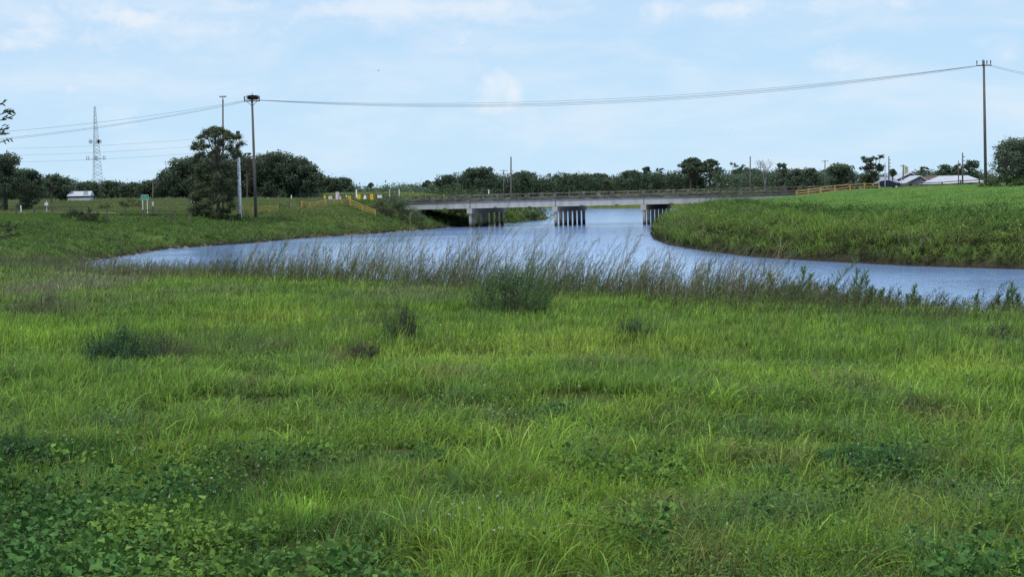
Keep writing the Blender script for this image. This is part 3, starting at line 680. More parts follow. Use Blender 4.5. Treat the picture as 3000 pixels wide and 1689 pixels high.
# ------------------------------------------------------------------ houses
HZ = 4.6
def gable_house(px, Y, xl, xr, yr, ye, label, roof, wall=M_wallp, depth=9, gable_front=False, chim=False, name='house', hip=0.0):
    """xl,xr: eave ends; yr: ridge row; ye: eave row"""
    L_ = atY(xl, ye, Y); R_ = atY(xr, ye, Y); c = (L_ + R_) / 2; rz_ = atY(px, yr, Y).z; ez = c.z; g = h1(c.x, Y) - .3
    e = empty(name, (c.x, Y, g), label, 'house', 'houses beyond the right bank'); wv_ = (R_.x - L_.x) / 2; rx_ = atY(px, yr, Y).x - c.x; r_ = rz_ - g; ez -= g
    MB().box((0, depth / 2, ez / 2), (wv_ * 2 - .8, depth - .8, ez)).build('wall', wall, e)
    m = MB(); a, d = -.5, depth + .5
    if gable_front:
        m.v = [(-wv_, a, ez), (wv_, a, ez), (rx_, a, r_), (-wv_, d, ez), (wv_, d, ez), (rx_, d, r_)]; m.f = [(0, 2, 5, 3), (2, 1, 4, 5)]
        q = m.build('roof', roof, e); q.modifiers.new('s', 'SOLIDIFY').thickness = .18
        m = MB(); m.v = [(-wv_ + .3, a + .4, ez), (wv_ - .3, a + .4, ez), (rx_, a + .4, r_ - .12)]; m.f = [(0, 1, 2)]; m.build('gable', M_gable, e)
    else:
        hx = wv_ * hip; m.v = [(-wv_, a, ez), (wv_, a, ez), (wv_, d, ez), (-wv_, d, ez), (-wv_ + hx, depth / 2, r_), (wv_ - hx, depth / 2, r_)]
        m.f = [(0, 1, 5, 4), (2, 3, 4, 5), (1, 2, 5), (3, 0, 4)]; m.build('roof', roof, e)
    for x in (-wv_ * .5, wv_ * .45):
        f = MB().box((x, .38, ez * .55), (1.0, .08, 1.0)).build('window', M_white, e); MB().box((x, .33, ez * .55), (.84, .03, .84)).build('pane', M_glass, f)
    if chim:
        m = MB(); x = atY(2661, 487, Y).x - c.x; zt = atY(2661, 487, Y).z - g
        m.box((x, 2.5, zt / 2 + .8), (.95, .8, zt - 1.6)); q = m.build('chimney', M_cream, e)
        m = MB()
        for i in range(5): m.box((x, 2.08, zt - .25 - i * .38), (.62, .04, .14))
        m.build('chimney_slots', M_oldwood, e)
    return e
gable_house(2695, 392, 2648, 2728, 514, 536, 'house with a white edged dark front gable, nearest the chimney', M_roofw, gable_front=True)
gable_house(2668, 405, 2610, 2712, 505, 531, 'white gabled house with a pale slotted chimney', M_roofw, gable_front=True, chim=True)
gable_house(2790, 420, 2690, 2860, 513, 535, 'house with a broad brown shingle hip roof', M_roofb, hip=.45)
gable_house(2810, 350, 2725, 2895, 514, 537, 'house with a long low white hip roof below the tall pole', M_roofw, hip=.5)
gable_house(2521, 380, 2500, 2545, 521, 541, 'small grey house with a front gable behind the fence', M_roofg, gable_front=True)
gable_house(2590, 385, 2555, 2640, 518, 538, 'house with a pale grey metal roof behind the open crowned tree', M_roofg, hip=.3)
# ------------------------------------------------------------------ car
def car(px, Y):
    p = ongrd(px, Y); e = empty('parked_car', p, 'dark car with a bright curved roof edge on the road beyond the grassy crest', 'car', rz=0)
    zt = atY(px, 527, Y).z - p.z; z0 = max(zt - 1.48, .0)
    body = [(-2.25, .35), (2.2, .35), (2.28, .75), (1.95, .98), (.95, 1.02), (-1.45, 1.05), (-2.1, 1.0), (-2.3, .7)]
    MB().prism([(x, z + z0) for x, z in body], -.88, .88).build('body', surf('navy_car_paint', (.012, .016, .035), (.02, .025, .05), .5, .2), e, bevel=.06)
    gh = [(-1.75, 1.0), (1.35, 1.0), (.75, 1.28), (.25, 1.41), (-.5, 1.43), (-1.1, 1.32)]
    MB().prism([(x, z + z0) for x, z in gh], -.74, .74).build('window', M_glass, e)
    rf = [(-1.95, 1.03), (-1.15, 1.35), (-.5, 1.48), (.25, 1.46), (.8, 1.32), (1.5, 1.04), (1.38, 1.01), (.76, 1.25), (.22, 1.39), (-.5, 1.41), (-1.1, 1.29), (-1.8, 1.01)]
    MB().prism([(x, z + z0) for x, z in rf], -.78, .78).build('roof', M_car, e, bevel=.02)
    for x in (-1.4, 1.4):
        for y in (-.8, .8):
            w_ = MB().tube([(x, y - .1, .33 + z0), (x, y + .1, .33 + z0)], .33, 18).build('wheel', M_rub, e); MB().tube([(x, y - .115, .33 + z0), (x, y + .115, .33 + z0)], .19, 12).build('rim', M_galv, w_)
    MB().box((2.27, -.6, .75 + z0), (.06, .3, .14)).build('headlight', M_white, e); MB().box((-2.27, -.6, .8 + z0), (.06, .25, .16)).build('tail_light', M_red, e)
car(2598, 284)
# ------------------------------------------------------------------ birds
def bird(px, py, Y, s_, label):
    e = empty('bird', atY(px, py, Y), label, 'bird', 'birds in the sky'); 
    MB().tube([(-.5 * s_, 0, 0), (-.3 * s_, 0, .02 * s_), (0, 0, .03 * s_), (.3 * s_, 0, .02 * s_), (.42 * s_, 0, .04 * s_)], [.02 * s_, .08 * s_, .13 * s_, .08 * s_, .03 * s_], 8).build('body', M_bird, e)
    for k in (-1, 1):
        m = MB(); m.v = [(-.15 * s_, 0, .05 * s_), (.18 * s_, 0, .05 * s_), (.12 * s_, k * .6 * s_, .3 * s_), (-.2 * s_, k * 1.1 * s_, .22 * s_), (-.18 * s_, k * .6 * s_, .26 * s_)]; m.f = [(0, 1, 2, 4), (4, 2, 3)]; m.build('wing', M_bird, e)
    e.rotation_euler = (0, .15, .9)
bird(1109, 207, 160, .2, 'dark bird high in the sky left of the tall cloud')
bird(2142, 380, 260, .2, 'upper bird of the tiny pair above the right trees')
bird(2137, 388, 260, .16, 'lower bird of the tiny pair above the right trees')
bird(1435, 139, 260, .14, 'tiny bird speck above the tall cloud')
bird(754, 264, 250, .16, 'tiny bird speck above the stick nest')

# ------------------------------------------------------------------ trees
DK = np.array((.068, .094, .058)); FAR = np.array((.092, .132, .080)); MID = np.array((.082, .112, .070)); OLV = np.array((.045, .055, .024))  # FAR is lighter than DK: distance haze put into the leaf colour
def clumps_to_leaves(nb, cs, col, ls, dens, sq=.75):
    for c, r in cs:
        n = int(dens * r * r / (ls * ls)) + 6
        d = RNG.normal(size=(n, 3)); d /= np.linalg.norm(d, axis=1)[:, None]; rad = r * RNG.uniform(.45, 1.08, n) ** .8
        lump = 1 + .22 * np.sin(d[:, 0] * 5 + c[0]) * np.sin(d[:, 1] * 4 + c[2]) + .15 * np.sin(d[:, 2] * 7 + c[1])
        P = np.array(c) + d * (rad * lump)[:, None] * (1, 1, sq)
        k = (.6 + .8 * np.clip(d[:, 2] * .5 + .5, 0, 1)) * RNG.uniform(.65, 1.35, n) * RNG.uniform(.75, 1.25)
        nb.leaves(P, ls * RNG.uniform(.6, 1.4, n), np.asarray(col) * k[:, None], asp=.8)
def tree(name, label, px, ytop, wpx, Y, style, col=FAR, group='trees beyond the canal', cat='tree', seed=None, cb=None, leaf=None, dens=11.0, pxb=None, ybase=None):
    if 1450 < px < 2215 and Y < 545: Y = 562 + (Y - 400) * .25
    b = ongrd(pxb or px, Y); top = atY(px, ytop, Y); hgt = top.z - b.z; W = wpx * Y / FPX; rr = random.Random(seed if seed is not None else int(px * 7 + ytop)); ox = top.x - b.x
    e = empty(name, b, label, cat, group); ls = leaf or max(.16, Y * .00095); cs = []; tr = MB()
    if style == 'dense':
        z0 = hgt * (cb if cb is not None else .05)
        for i in range(44):
            u = rr.random(); f = rr.uniform(0, 1) ** .8; z = z0 + (hgt - z0) * f; wr = W / 2 * math.sqrt(max(.05, 1 - max(0, f - .35) ** 2 / .58)) ; a = rr.uniform(0, 6.28); q = math.sqrt(rr.random()) * .85
            r = W * rr.uniform(.10, .2); z = (hgt - r * .72) if i < 5 else min(z, hgt - r * .72); wr = wr * (.55 if i < 5 else 1)
            cs.append(((ox * f + wr * q * math.cos(a), wr * q * math.sin(a) * .8, max(z, r * .5)), r))
        tr.tube([(0, 0, -.3), (ox * .3, 0, hgt * .4), (ox * .7, 0, hgt * .8)], [W * .035 + .05, W * .025 + .04, .05], 8)
        dens_ = dens
        for c, r in cs[::3]: tr.tube([(ox * .2, 0, hgt * .3), tuple(Vector(c) * .6 + Vector((0, 0, hgt * .12))), c], [.12, .07, .03], 5)
    elif style in ('umbrella', 'open'):
        fork = hgt * (cb if cb is not None else .5); tk = max(.12, W * .03)
        tr.tube([(0, 0, -.3), (ox * .4, 0, fork * .5), (ox * .7, 0, fork)], [tk * 1.4, tk * 1.1, tk * .9], 8)
        n = 40 if style == 'umbrella' else 34
        for i in range(n):
            a = rr.uniform(0, 6.28); q = math.sqrt(rr.random())
            if style == 'umbrella': z = hgt - W * .07 - (hgt - fork) * .62 * q * q - rr.uniform(0, .10) * (hgt - fork); r = W * rr.uniform(.085, .135)
            else: z = fork + (hgt - fork) * rr.uniform(.1, .88); q = rr.uniform(.2, 1) * (1.05 - .5 * abs((z - fork) / (hgt - fork) - .4)); r = W * rr.uniform(.06, .115)
            c = (ox + W * .44 * q * math.cos(a), W * .40 * q * math.sin(a), min(z, hgt - r * .6)); cs.append((c, r))
            st = Vector((ox * .7, 0, fork * rr.uniform(.8, 1))); cc = Vector(c); md = st.lerp(cc, .5) + Vector((0, 0, -.06 * W * rr.random()))
            tr.tube([st, md, cc], [tk * .5, tk * .32, tk * .14], 5)
        dens_ = dens * 1.1
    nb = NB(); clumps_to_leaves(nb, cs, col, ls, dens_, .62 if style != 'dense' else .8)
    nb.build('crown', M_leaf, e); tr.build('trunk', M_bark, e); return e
T = tree
# far line, individual crowns
gR = 'trees on the skyline behind the bridge'; gL = 'dark trees behind the left bank'
T('oak_tree', 'dark spreading tree at the left edge around the short utility pole', 15, 452, 130, 262, 'dense', DK * 1.1, gL)
T('oak_tree', 'lower dark tree right of the one at the left edge', 85, 497, 90, 268, 'dense', DK * 1.15, gL)
T('oak_tree', 'ragged topped tree standing above the shrubs left of the shed', 150, 507, 60, 285, 'open', MID, gL, cb=.4)
T('oak_tree', 'rounded dark tree directly left of the shed', 178, 520, 80, 300, 'dense', MID, gL)
T('oak_tree', 'low dark tree showing behind the shed roof', 262, 533, 90, 330, 'dense', MID, gL)
T('oak_tree', 'low dark tree at the foot of the lattice tower', 325, 531, 70, 335, 'dense', DK * 1.2, gL)
T('oak_tree', 'low tree between the lattice tower and the green sign', 385, 536, 90, 340, 'dense', MID, gL)
T('oak_tree', 'low dark tree behind the thin post with the meter box', 452, 530, 120, 330, 'dense', DK * 1.2, gL)
T('oak_tree', 'dark tree at the left shoulder of the big wood behind the pine', 512, 500, 140, 322, 'dense', DK * 1.15, gL)
T('oak_tree', 'tall dark tree just left of the pine in the big wood', 562, 463, 165, 318, 'dense', DK * 1.1, gL)
T('oak_tree', 'dark tree hidden directly behind the pine', 640, 458, 150, 325, 'dense', DK * 1.1, gL)
T('oak_tree', 'dark tree filling the wood behind the nest pole', 738, 461, 160, 322, 'dense', DK * 1.15, gL)
T('oak_tree', 'highest dark tree of the wood right of the nest pole', 800, 448, 170, 318, 'dense', DK * 1.15, gL)
T('oak_tree', 'dark tree on the falling right side of the wood', 858, 464, 150, 322, 'dense', DK * 1.1, gL)
T('oak_tree', 'ragged dark tree ending the wood on its right', 905, 484, 95, 318, 'dense', DK * 1.2, gL)
T('pine_tree', 'small tufted tree poking out at the right end of the wood', 935, 504, 36, 316, 'open', DK * 1.1, gL, cb=.45)
T('pine_tree', 'tufted pine top just right of the pale concrete pole', 724, 440, 34, 300, 'open', DK * 1.2, gL, cb=.6)
T('oak_tree', 'low rounded tree behind the tall pink notice panel', 965, 522, 80, 420, 'dense', FAR * .8, gL)
T('oak_tree', 'dark rounded tree between the wood and the dip in the skyline', 1003, 522, 70, 430, 'dense', FAR * .75, gL)
T('umbrella_pine', 'tiny umbrella shaped tree left of the bridge on the skyline', 1086, 535, 20, 620, 'umbrella', FAR * .8, gR, cb=.55)
T('umbrella_pine', 'small umbrella shaped tree above the left end of the bridge', 1251, 526, 34, 520, 'umbrella', FAR * .75, gR, cb=.5)
T('oak_tree', 'tree stepping up from the small umbrella shaped tree', 1310, 512, 80, 500, 'dense', FAR * .85, gR)
T('oak_tree', 'left one of the twin tall crowns above the bridge', 1383, 493, 60, 480, 'dense', FAR * .8, gR)
T('oak_tree', 'right one of the twin tall crowns above the bridge', 1424, 490, 82, 475, 'dense', FAR * .78, gR)
T('oak_tree', 'broad dark dome just right of the tall bare pole', 1535, 505, 95, 440, 'dense', FAR * .75, gR)
T('oak_tree', 'tree with a few wisps on top between the dome and the palm', 1618, 508, 70, 520, 'open', FAR * .85, gR, cb=.3)
T('oak_tree', 'bushy tree left of the round headed palm', 1700, 512, 90, 480, 'dense', FAR * .9, gR)
T('oak_tree', 'bushy tree behind the round headed palm', 1758, 509, 80, 490, 'dense', FAR * .9, gR)
T('oak_tree', 'dark round tree right of the round headed palm', 1850, 500, 75, 430, 'dense', FAR * .75, gR)
T('oak_tree', 'narrow upright tree left of the spreading twin umbrella crowns', 1893, 489, 34, 450, 'dense', FAR * .85, gR)
T('oak_tree', 'tree with a notched top beside the twin umbrella crowns', 1932, 487, 44, 455, 'open', FAR * .85, gR, cb=.35)
T('umbrella_pine', 'largest umbrella crown on the skyline, left one of the twin', 2024, 457, 104, 400, 'umbrella', DK * 1.2, gR, cb=.42, dens=15)
T('umbrella_pine', 'right one of the twin umbrella crowns', 2080, 463, 74, 402, 'umbrella', DK * 1.25, gR, cb=.45, dens=15)
T('oak_tree', 'small crown tucked under the twin umbrella crowns', 2105, 490, 34, 405, 'dense', FAR * .8, gR)
T('oak_tree', 'layered open tree left of the plain pole', 2163, 470, 70, 420, 'open', FAR * .85, gR, cb=.3)
T('oak_tree', 'wide bushy tree under the plain pole', 2190, 496, 110, 425, 'dense', FAR * .85, gR)
T('oak_tree', 'dark square topped tree right of the bare pale tree', 2292, 479, 44, 400, 'dense', DK * 1.2, gR)
T('oak_tree', 'dark low tree above the right part of the bridge', 2335, 496, 80, 395, 'dense', DK * 1.3, gR)
T('oak_tree', 'rounded tree left of the big round bushy tree', 2375, 493, 60, 390, 'dense', DK * 1.3, gR)
T('oak_tree', 'big round bushy tree above the yellow fence', 2463, 482, 100, 330, 'dense', DK * 1.35, gR)
T('oak_tree', 'tree with an open lopsided crown left of the houses', 2560, 449, 88, 330, 'open', DK * 1.05, gR, cb=.32, dens=15)
T('oak_tree', 'dark bushy growth under the open lopsided crown', 2545, 512, 70, 335, 'dense', DK * 1.2, gR)
T('oak_tree', 'small round crown behind the car', 2615, 493, 26, 370, 'umbrella', DK * 1.2, gR, cb=.6)
T('oak_tree', 'pale hazy tree right of the chimney', 2706, 484, 40, 560, 'open', FAR * 1.2, gR, cb=.2)
T('oak_tree', 'low dark tree behind the brown roof', 2768, 482, 50, 470, 'dense', FAR * .85, gR)
T('oak_tree', 'rounded open tree left of the tallest dome by the right pole', 2808, 475, 44, 460, 'umbrella', FAR * .9, gR, cb=.3)
T('oak_tree', 'dark dome shaped tree left of the right utility pole', 2848, 470, 56, 440, 'dense', FAR * .8, gR)
T('oak_tree', 'large near leafy tree at the right edge', 2985, 408, 175, 200, 'dense', DK * 1.35, 'trees on the right bank', leaf=.17, cb=.0, dens=9)
T('oak_tree', 'tiered outer limbs of foliage beside the right edge tree', 2950, 432, 85, 196, 'open', DK * 1.4, 'trees on the right bank', leaf=.17, cb=.3)

# the pine
def pine():
    Y = 242; b = ongrd(640, Y); top = atY(640, 367, Y).z - b.z
    e = empty('pine_tree', b, 'large pine with an airy domed top and dark skirt beside the pale pole', 'tree', 'trees on the left bank')
    tr = MB(); tr.tube([(.1, 0, -.4), (0, 0, top * .3), (0, 0, top * .6), (-.1, 0, top * .95)], [.30, .25, .17, .04], 10)
    rr = random.Random(5); cs = []
    S = Y / FPX
    # airy dome: shell of clumps at radius
    for i in range(120):
        a = rr.uniform(0, 6.28); el = rr.uniform(-.35, 1.5); R_ = 70 * S * rr.uniform(.86, 1.0)
        cz = top - 72 * S; c = Vector((R_ * math.cos(el) * math.cos(a), R_ * math.cos(el) * math.sin(a), cz + R_ * math.sin(el) * .93)); cs.append((tuple(c), rr.uniform(.30, .52)))
        st = Vector((0, 0, cz - 1.9 + rr.uniform(-.8, 1.2)))
        if i % 3 == 0: tr.tube([st, st.lerp(c, .5) + Vector((0, 0, -.2)), c], [.085, .055, .022], 5)
    for i in range(90):   # skirt
        z = rr.uniform(.5, top * .60); f = z / top; wr = 70 * S * (1.0 - .16 * abs(f - .42) / .4); a = rr.uniform(0, 6.28); q = math.sqrt(rr.uniform(.15, 1))
        cs.append(((wr * q * math.cos(a) * .95 - .7, wr * q * math.sin(a), z), rr.uniform(.45, .85)))
        if i % 5 == 0: tr.tube([(0, 0, z * .9), cs[-1][0]], [.06, .02], 5)
    for px, py in ((700, 400), (708, 420), (690, 440), (700, 455), (580, 455), (572, 470)):
        p = atY(px, py, Y); c = (p.x - b.x, rr.uniform(-.5, .5), p.z - b.z); cs.append((c, .5)); tr.tube([(0, 0, c[2] * .8), c], [.07, .02], 5)
    nb = NB()
    for ci_, (c, r) in enumerate(cs):
        n = int((360 if ci_ < 120 else 620) * r); d = RNG.normal(size=(n, 3)) * .52; P = np.array(c) + d * r * (1, 1, .7)
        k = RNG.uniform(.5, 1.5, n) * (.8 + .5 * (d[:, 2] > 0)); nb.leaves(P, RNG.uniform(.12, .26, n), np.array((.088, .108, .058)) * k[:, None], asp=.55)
    nb.build('crown', M_leaf, e); tr.build('trunk', M_bark, e)
pine()
# cabbage palm
def palm(px, ytop, r_px, Y, label):
    b = ongrd(px, Y); r = r_px * Y / FPX; top = atY(px, ytop, Y).z - b.z; cz = top - r
    e = empty('cabbage_palm', b, label, 'tree', 'trees on the skyline behind the bridge'); MB().tube([(0, 0, -.3), (0, 0, cz)], [.25, .2], 8).build('trunk', M_bark, e)
    nb = NB(); n = 700; d = RNG.normal(size=(n, 3)); d[:, 2] += .25; d /= np.linalg.norm(d, axis=1)[:, None]; c0 = np.array((0, 0, cz))
    s_ = r * RNG.uniform(.8, 1.02, n)[:, None]; P = np.stack([c0 + d * s_ * .25, c0 + d * s_ * .65 + (0, 0, .1), c0 + d * s_ - (0, 0, .15 * r)], 1)
    nb.strands(P, np.tile((.03, .09, .03), (n, 1)), np.array((.10, .115, .065)) * RNG.uniform(.4, 1.3, (n, 1, 1)) * np.ones((n, 3, 1)), 2); nb.build('crown', M_leaf, e)
palm(1778, 526, 17, 556, 'cabbage palm with a pale round head above the bridge railing')
# bare tree
def bare(px, ytop, wpx, Y, label):
    b = ongrd(px, Y); top = atY(px, ytop, Y).z - b.z; W = wpx * Y / FPX; e = empty('bare_tree', b, label, 'tree', 'trees on the skyline behind the bridge')
    rr = random.Random(3); tr = MB(); tw = MB()
    def grow(p, d, l, r, n, m):
        q = p + d * l; m.tube([p, p.lerp(q, .5) + Vector((rr.uniform(-.1, .1), 0, 0)) * l, q], [r, r * .8, r * .6], 5)
        if n:
            for _ in range(3 if n > 2 else 2): grow(q, (d + Vector((rr.uniform(-.8, .8), rr.uniform(-.8, .8), rr.uniform(-.1, .4)))).normalized(), l * .68, r * .6, n - 1, tw)
    grow(Vector((0, 0, -.3)), Vector((0, 0, 1)), top * .40, .2, 5, tr)
    tr.build('trunk', M_bare, e); tw.build('branches', M_bare, e)
M_bare = surf('bare_grey_bark', (.13, .12, .12), (.22, .2, .2), 3, .9)
bare(2243, 470, 50, 400, 'bare pale grey leafless tree among the green skyline')

# far wood as one mass
ol = [(-300, 480), (0, 478), (60, 505), (100, 522), (170, 522), (215, 538), (260, 541), (300, 538), (400, 540), (450, 538), (500, 525), (560, 505), (930, 505), (950, 524), (985, 528), (1010, 532), (1035, 543), (1060, 551), (1100, 546), (1150, 543), (1200, 547), (1250, 545), (1290, 534), (1330, 518), (1400, 505), (1455, 510), (1475, 518), (1535, 512), (1580, 523), (1640, 518), (1700, 518), (1750, 516), (1800, 523), (1840, 512), (1880, 514), (1900, 510), (1960, 508), (2000, 512), (2060, 512), (2110, 504), (2200, 506), (2290, 500), (2330, 505), (2400, 508), (2510, 512), (2600, 516), (2700, 512), (2740, 510), (2800, 504), (2880, 508), (3000, 512), (3400, 500)]
ox_, oy_ = zip(*ol); nb = NB()
for px in np.arange(-280, 3380, 8.0):
    for lay in range(3):
        Y = (560, 530, 505)[lay] + random.uniform(-15, 15)
        if 1040 < px < 1260: Y += 150
        if px > 2480: Y += 40
        x_ = atY(px, 560, Y).x
        if Y < 600 and -22 < x_ < 66: Y = 566 + lay * 9 + random.uniform(-4, 6)
        g = h1(x_, Y); yt = np.interp(px, ox_, oy_) - 6 + random.uniform(-2, 6) + 5 * math.sin(px / 37.0) * math.sin(px / 101.0) + lay * 4; zt = atY(px, yt, Y).z; r = random.uniform(1.2, 2.4)
        for z in np.arange(g + .6, zt - r * .5, r * 1.1):
            n = 80; d = RNG.normal(size=(n, 3)); d /= np.linalg.norm(d, axis=1)[:, None]; P = np.array((x_, Y, z)) + d * r * RNG.uniform(.6, 1.1, n)[:, None]
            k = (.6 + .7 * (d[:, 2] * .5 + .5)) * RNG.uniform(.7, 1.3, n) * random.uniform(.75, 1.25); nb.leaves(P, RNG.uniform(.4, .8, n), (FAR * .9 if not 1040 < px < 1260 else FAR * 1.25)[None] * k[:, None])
        n = 14; P = np.array((x_, Y, zt - r * .3)) + RNG.normal(size=(n, 3)) * (r * .7, r * .5, r * .35); nb.leaves(P, RNG.uniform(.3, .7, n), FAR * RNG.uniform(.6, 1.2, (n, 1)))
tag(nb.build('distant_woodland', M_leaf), 'dark unbroken woodland along the horizon behind the canal', 'woodland', kind='stuff')

# ------------------------------------------------------------------ shrubs on the banks
def shrub(name, label, px, Y, wm, hm, col, leaf=.12, n=1600, group=None, loc=None, dy=None, cat='shrub', sprigs=0):
    b = loc if loc is not None else ongrd(px, Y); e = empty(name, b, label, cat, group); rr = random.Random(int(px + Y * 3)); nb = NB(); st = MB(); col = np.asarray(col) * 1.5
    dy = dy or wm * .7
    K = 30
    for i in range(K):
        a = rr.uniform(0, 6.28); q = math.sqrt(rr.random()) * 1.0; c = np.array((q * wm / 2 * math.cos(a), q * dy / 2 * math.sin(a), hm * rr.uniform(.15, .9) * (1 - .6 * q * q))); r = min(wm, hm * 1.3) * rr.uniform(.09, .21)
        c[2] += h1(b.x + c[0], b.y + c[1]) - b.z
        m_ = n // K; d = RNG.normal(size=(m_, 3)); d /= np.linalg.norm(d, axis=1)[:, None]; P = c + d * r * (RNG.uniform(.2, 1.0, m_) ** .7 * RNG.choice((1, 1, 1, 1.6), m_))[:, None]
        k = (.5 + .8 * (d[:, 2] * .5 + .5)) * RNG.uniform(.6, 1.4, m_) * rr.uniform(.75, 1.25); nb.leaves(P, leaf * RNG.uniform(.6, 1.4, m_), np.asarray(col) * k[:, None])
        st.tube([(c[0] * .2, c[1] * .2, -.1), (c[0] * .7, c[1] * .7, c[2] * .5), tuple(c)], [.03, .02, .01], 4)
    if sprigs:
        q = np.sqrt(RNG.uniform(0, 1, sprigs)); a = RNG.uniform(0, 6.28, sprigs); bx, by = q * wm * .55 * np.cos(a), q * dy * .5 * np.sin(a); L_ = hm * RNG.uniform(.5, 1.35, sprigs) * (1.1 - .5 * q); bz = H(b.x + bx, b.y + by) - b.z
        t = np.linspace(0, 1, 5); P_ = np.stack([bx[:, None] + (.35 * q * np.cos(a) + RNG.normal(.12, .15, sprigs))[:, None] * L_[:, None] * t ** 1.4, by[:, None] + RNG.normal(0, .2, sprigs)[:, None] * L_[:, None] * t, bz[:, None] + L_[:, None] * t], 2)
        C_ = np.asarray(col) * RNG.uniform(.6, 1.5, (sprigs, 1)); w_ = leaf * .09
        nb.strands(P_, w_ * np.array((1, .9, .8, .6, .3))[None] * np.ones((sprigs, 1)), np.repeat(C_[:, None], 5, 1), 3)
        m_ = sprigs * 14; si = np.repeat(np.arange(sprigs), 14); f = RNG.uniform(1.0, 4, m_); i0 = np.minimum(f.astype(int), 3); fr = (f - i0)[:, None]; Q = P_[si, i0] * (1 - fr) + P_[si, i0 + 1] * fr
        nb.leaves(Q + RNG.normal(0, leaf * .5, (m_, 3)), leaf * RNG.uniform(.5, 1.1, m_), C_[si] * RNG.uniform(.6, 1.5, (m_, 1)), asp=.4)
    nb.build('foliage', M_leaf, e); st.build('stems', M_bark, e); return e
SG = 1
shrub('bank_shrub', 'large grey green bush overgrowing the left end of the bridge', 1178, 279, 7.2, 4.9, (.072, .098, .048), .16, 8000, 'bushes on the banks', dy=5)
shrub('bank_shrub', 'brown twiggy bush left of the big bridge bush', 1120, 278, 4.2, 2.6, (.065, .058, .042), .14, 2200, 'bushes on the banks')
shrub('bank_shrub', 'low dark bush mound on the far left bank before the pale path', 262, 215, 4.8, 1.7, (.038, .052, .024), .12, 3000, 'bushes on the banks')
shrub('bank_shrub', 'smaller dark bush left of the low mound on the far bank', 214, 217, 3.2, 1.5, (.042, .055, .026), .12, 2000, 'bushes on the banks')
shrub('bank_shrub', 'bushes around the foot of the pine tree, left side', 590, 240, 3.4, 2.2, (.035, .05, .024), .13, 2400, 'bushes on the banks')
shrub('bank_shrub', 'bushes around the foot of the pine tree, right side', 675, 241, 3.0, 1.9, (.032, .045, .022), .13, 2400, 'bushes on the banks')
shrub('bank_shrub', 'bright green bush on the shore behind the left pier', 1510, 322, 6.0, 2.8, (.075, .11, .028), .17, 3600, 'shore bushes beyond the bridge')
shrub('bank_shrub', 'darker green bush ending the shore between the two left piers', 1572, 338, 6.0, 2.5, (.04, .06, .026), .17, 3600, 'shore bushes beyond the bridge')
shrub('bank_shrub', 'dull green bush seen below the girders left of the left pier', 1345, 315, 5.5, 2.4, (.055, .07, .03), .17, 3000, 'shore bushes beyond the bridge')
shrub('bank_shrub', 'grey green bush on the levee above the bridge railing', 1395, 380, 4.5, 2.0, (.05, .07, .035), .2, 1200, 'shore bushes beyond the bridge')
shrub('bank_shrub', 'dark shrub on the field just right of the shed', 305, 262, 2.2, 1.2, (.08, .11, .045), .12, 1000, 'bushes in the left field')
shrub('bank_shrub', 'tall pale shrub in the field between the shed and the green sign', 380, 268, 4.2, 1.6, (.075, .1, .045), .14, 1500, 'bushes in the left field')
shrub('bank_shrub', 'leafy bushes at the foot of the right edge tree', 2960, 196, 6.5, 1.9, (.045, .075, .025), .13, 3400, 'bushes on the banks')
shrub('bank_shrub', 'light green bush left of the right edge tree by the tall pole', 2895, 205, 2.6, 1.1, (.07, .11, .03), .12, 1300, 'bushes on the banks')

def scatter(n, box, cond, seed=0):
    r = np.random.default_rng(seed); X = r.uniform(box[0], box[1], n); Y = r.uniform(box[2], box[3], n); D, ins = dists(X, Y); k = cond(X, Y, D, ins); return X[k], Y[k]
SC_R = NB(); 
def scrub(nb, X, Y, hs, col, leaf, k_per, seed, spread=.55, band=False):
    """mounds of small leaves: X,Y mound centres"""
    n = len(X); r = np.random.default_rng(seed); Z = H(X, Y)
    tone = fbm(X / 4, Y / 4, seed + 3, 3); tone2 = fbm(X / 1.6, Y / 1.6, seed + 9, 2)
    c = 1.95 * mixc(col[0], col[1], sst(.38, .62, tone)); c = mixc(c, 1.5 * np.asarray(col[2]), sst(.55, .72, tone2) * .8)
    if band:
        q = dists(X, Y)[0]['R'] + (fbm(X / 2.2, Y / 2.2, seed + 21, 3) - .5) * 6
        c = c * np.interp(q, (1, 2.2, 3.5, 6, 8, 12), (.22, .6, 1.35, 1.3, .75, .9))[:, None] * np.stack([np.interp(q, (1, 2.5, 4.5, 8), (1.25, 1.15, 1.12, .92)), np.ones(len(q)), np.ones(len(q))], 1)  # brown growth at the bank foot, with its shadow darkened into the colour
    hh = hs * (.5 + fbm(X / 2.5, Y / 2.5, seed + 5, 2)) * r.uniform(.5, 1.4, n)
    P = np.repeat(np.stack([X, Y, Z], 1), k_per, 0); h_ = np.repeat(hh, k_per); m = len(P)
    d = r.normal(size=(m, 3)); d /= np.linalg.norm(d, axis=1)[:, None]; d[:, 2] = np.abs(d[:, 2])
    P = P + d * np.stack([h_ * spread, h_ * spread, h_], 1) * r.uniform(.5, 1.1, m)[:, None]
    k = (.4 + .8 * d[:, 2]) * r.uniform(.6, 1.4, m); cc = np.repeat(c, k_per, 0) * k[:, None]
    nb.leaves(P, leaf * r.uniform(.6, 1.5, m), cc, asp=.5)
inview = lambda X, Y, mrg=1.15: (np.abs(X / Y) < .3 * mrg + 3 / Y)
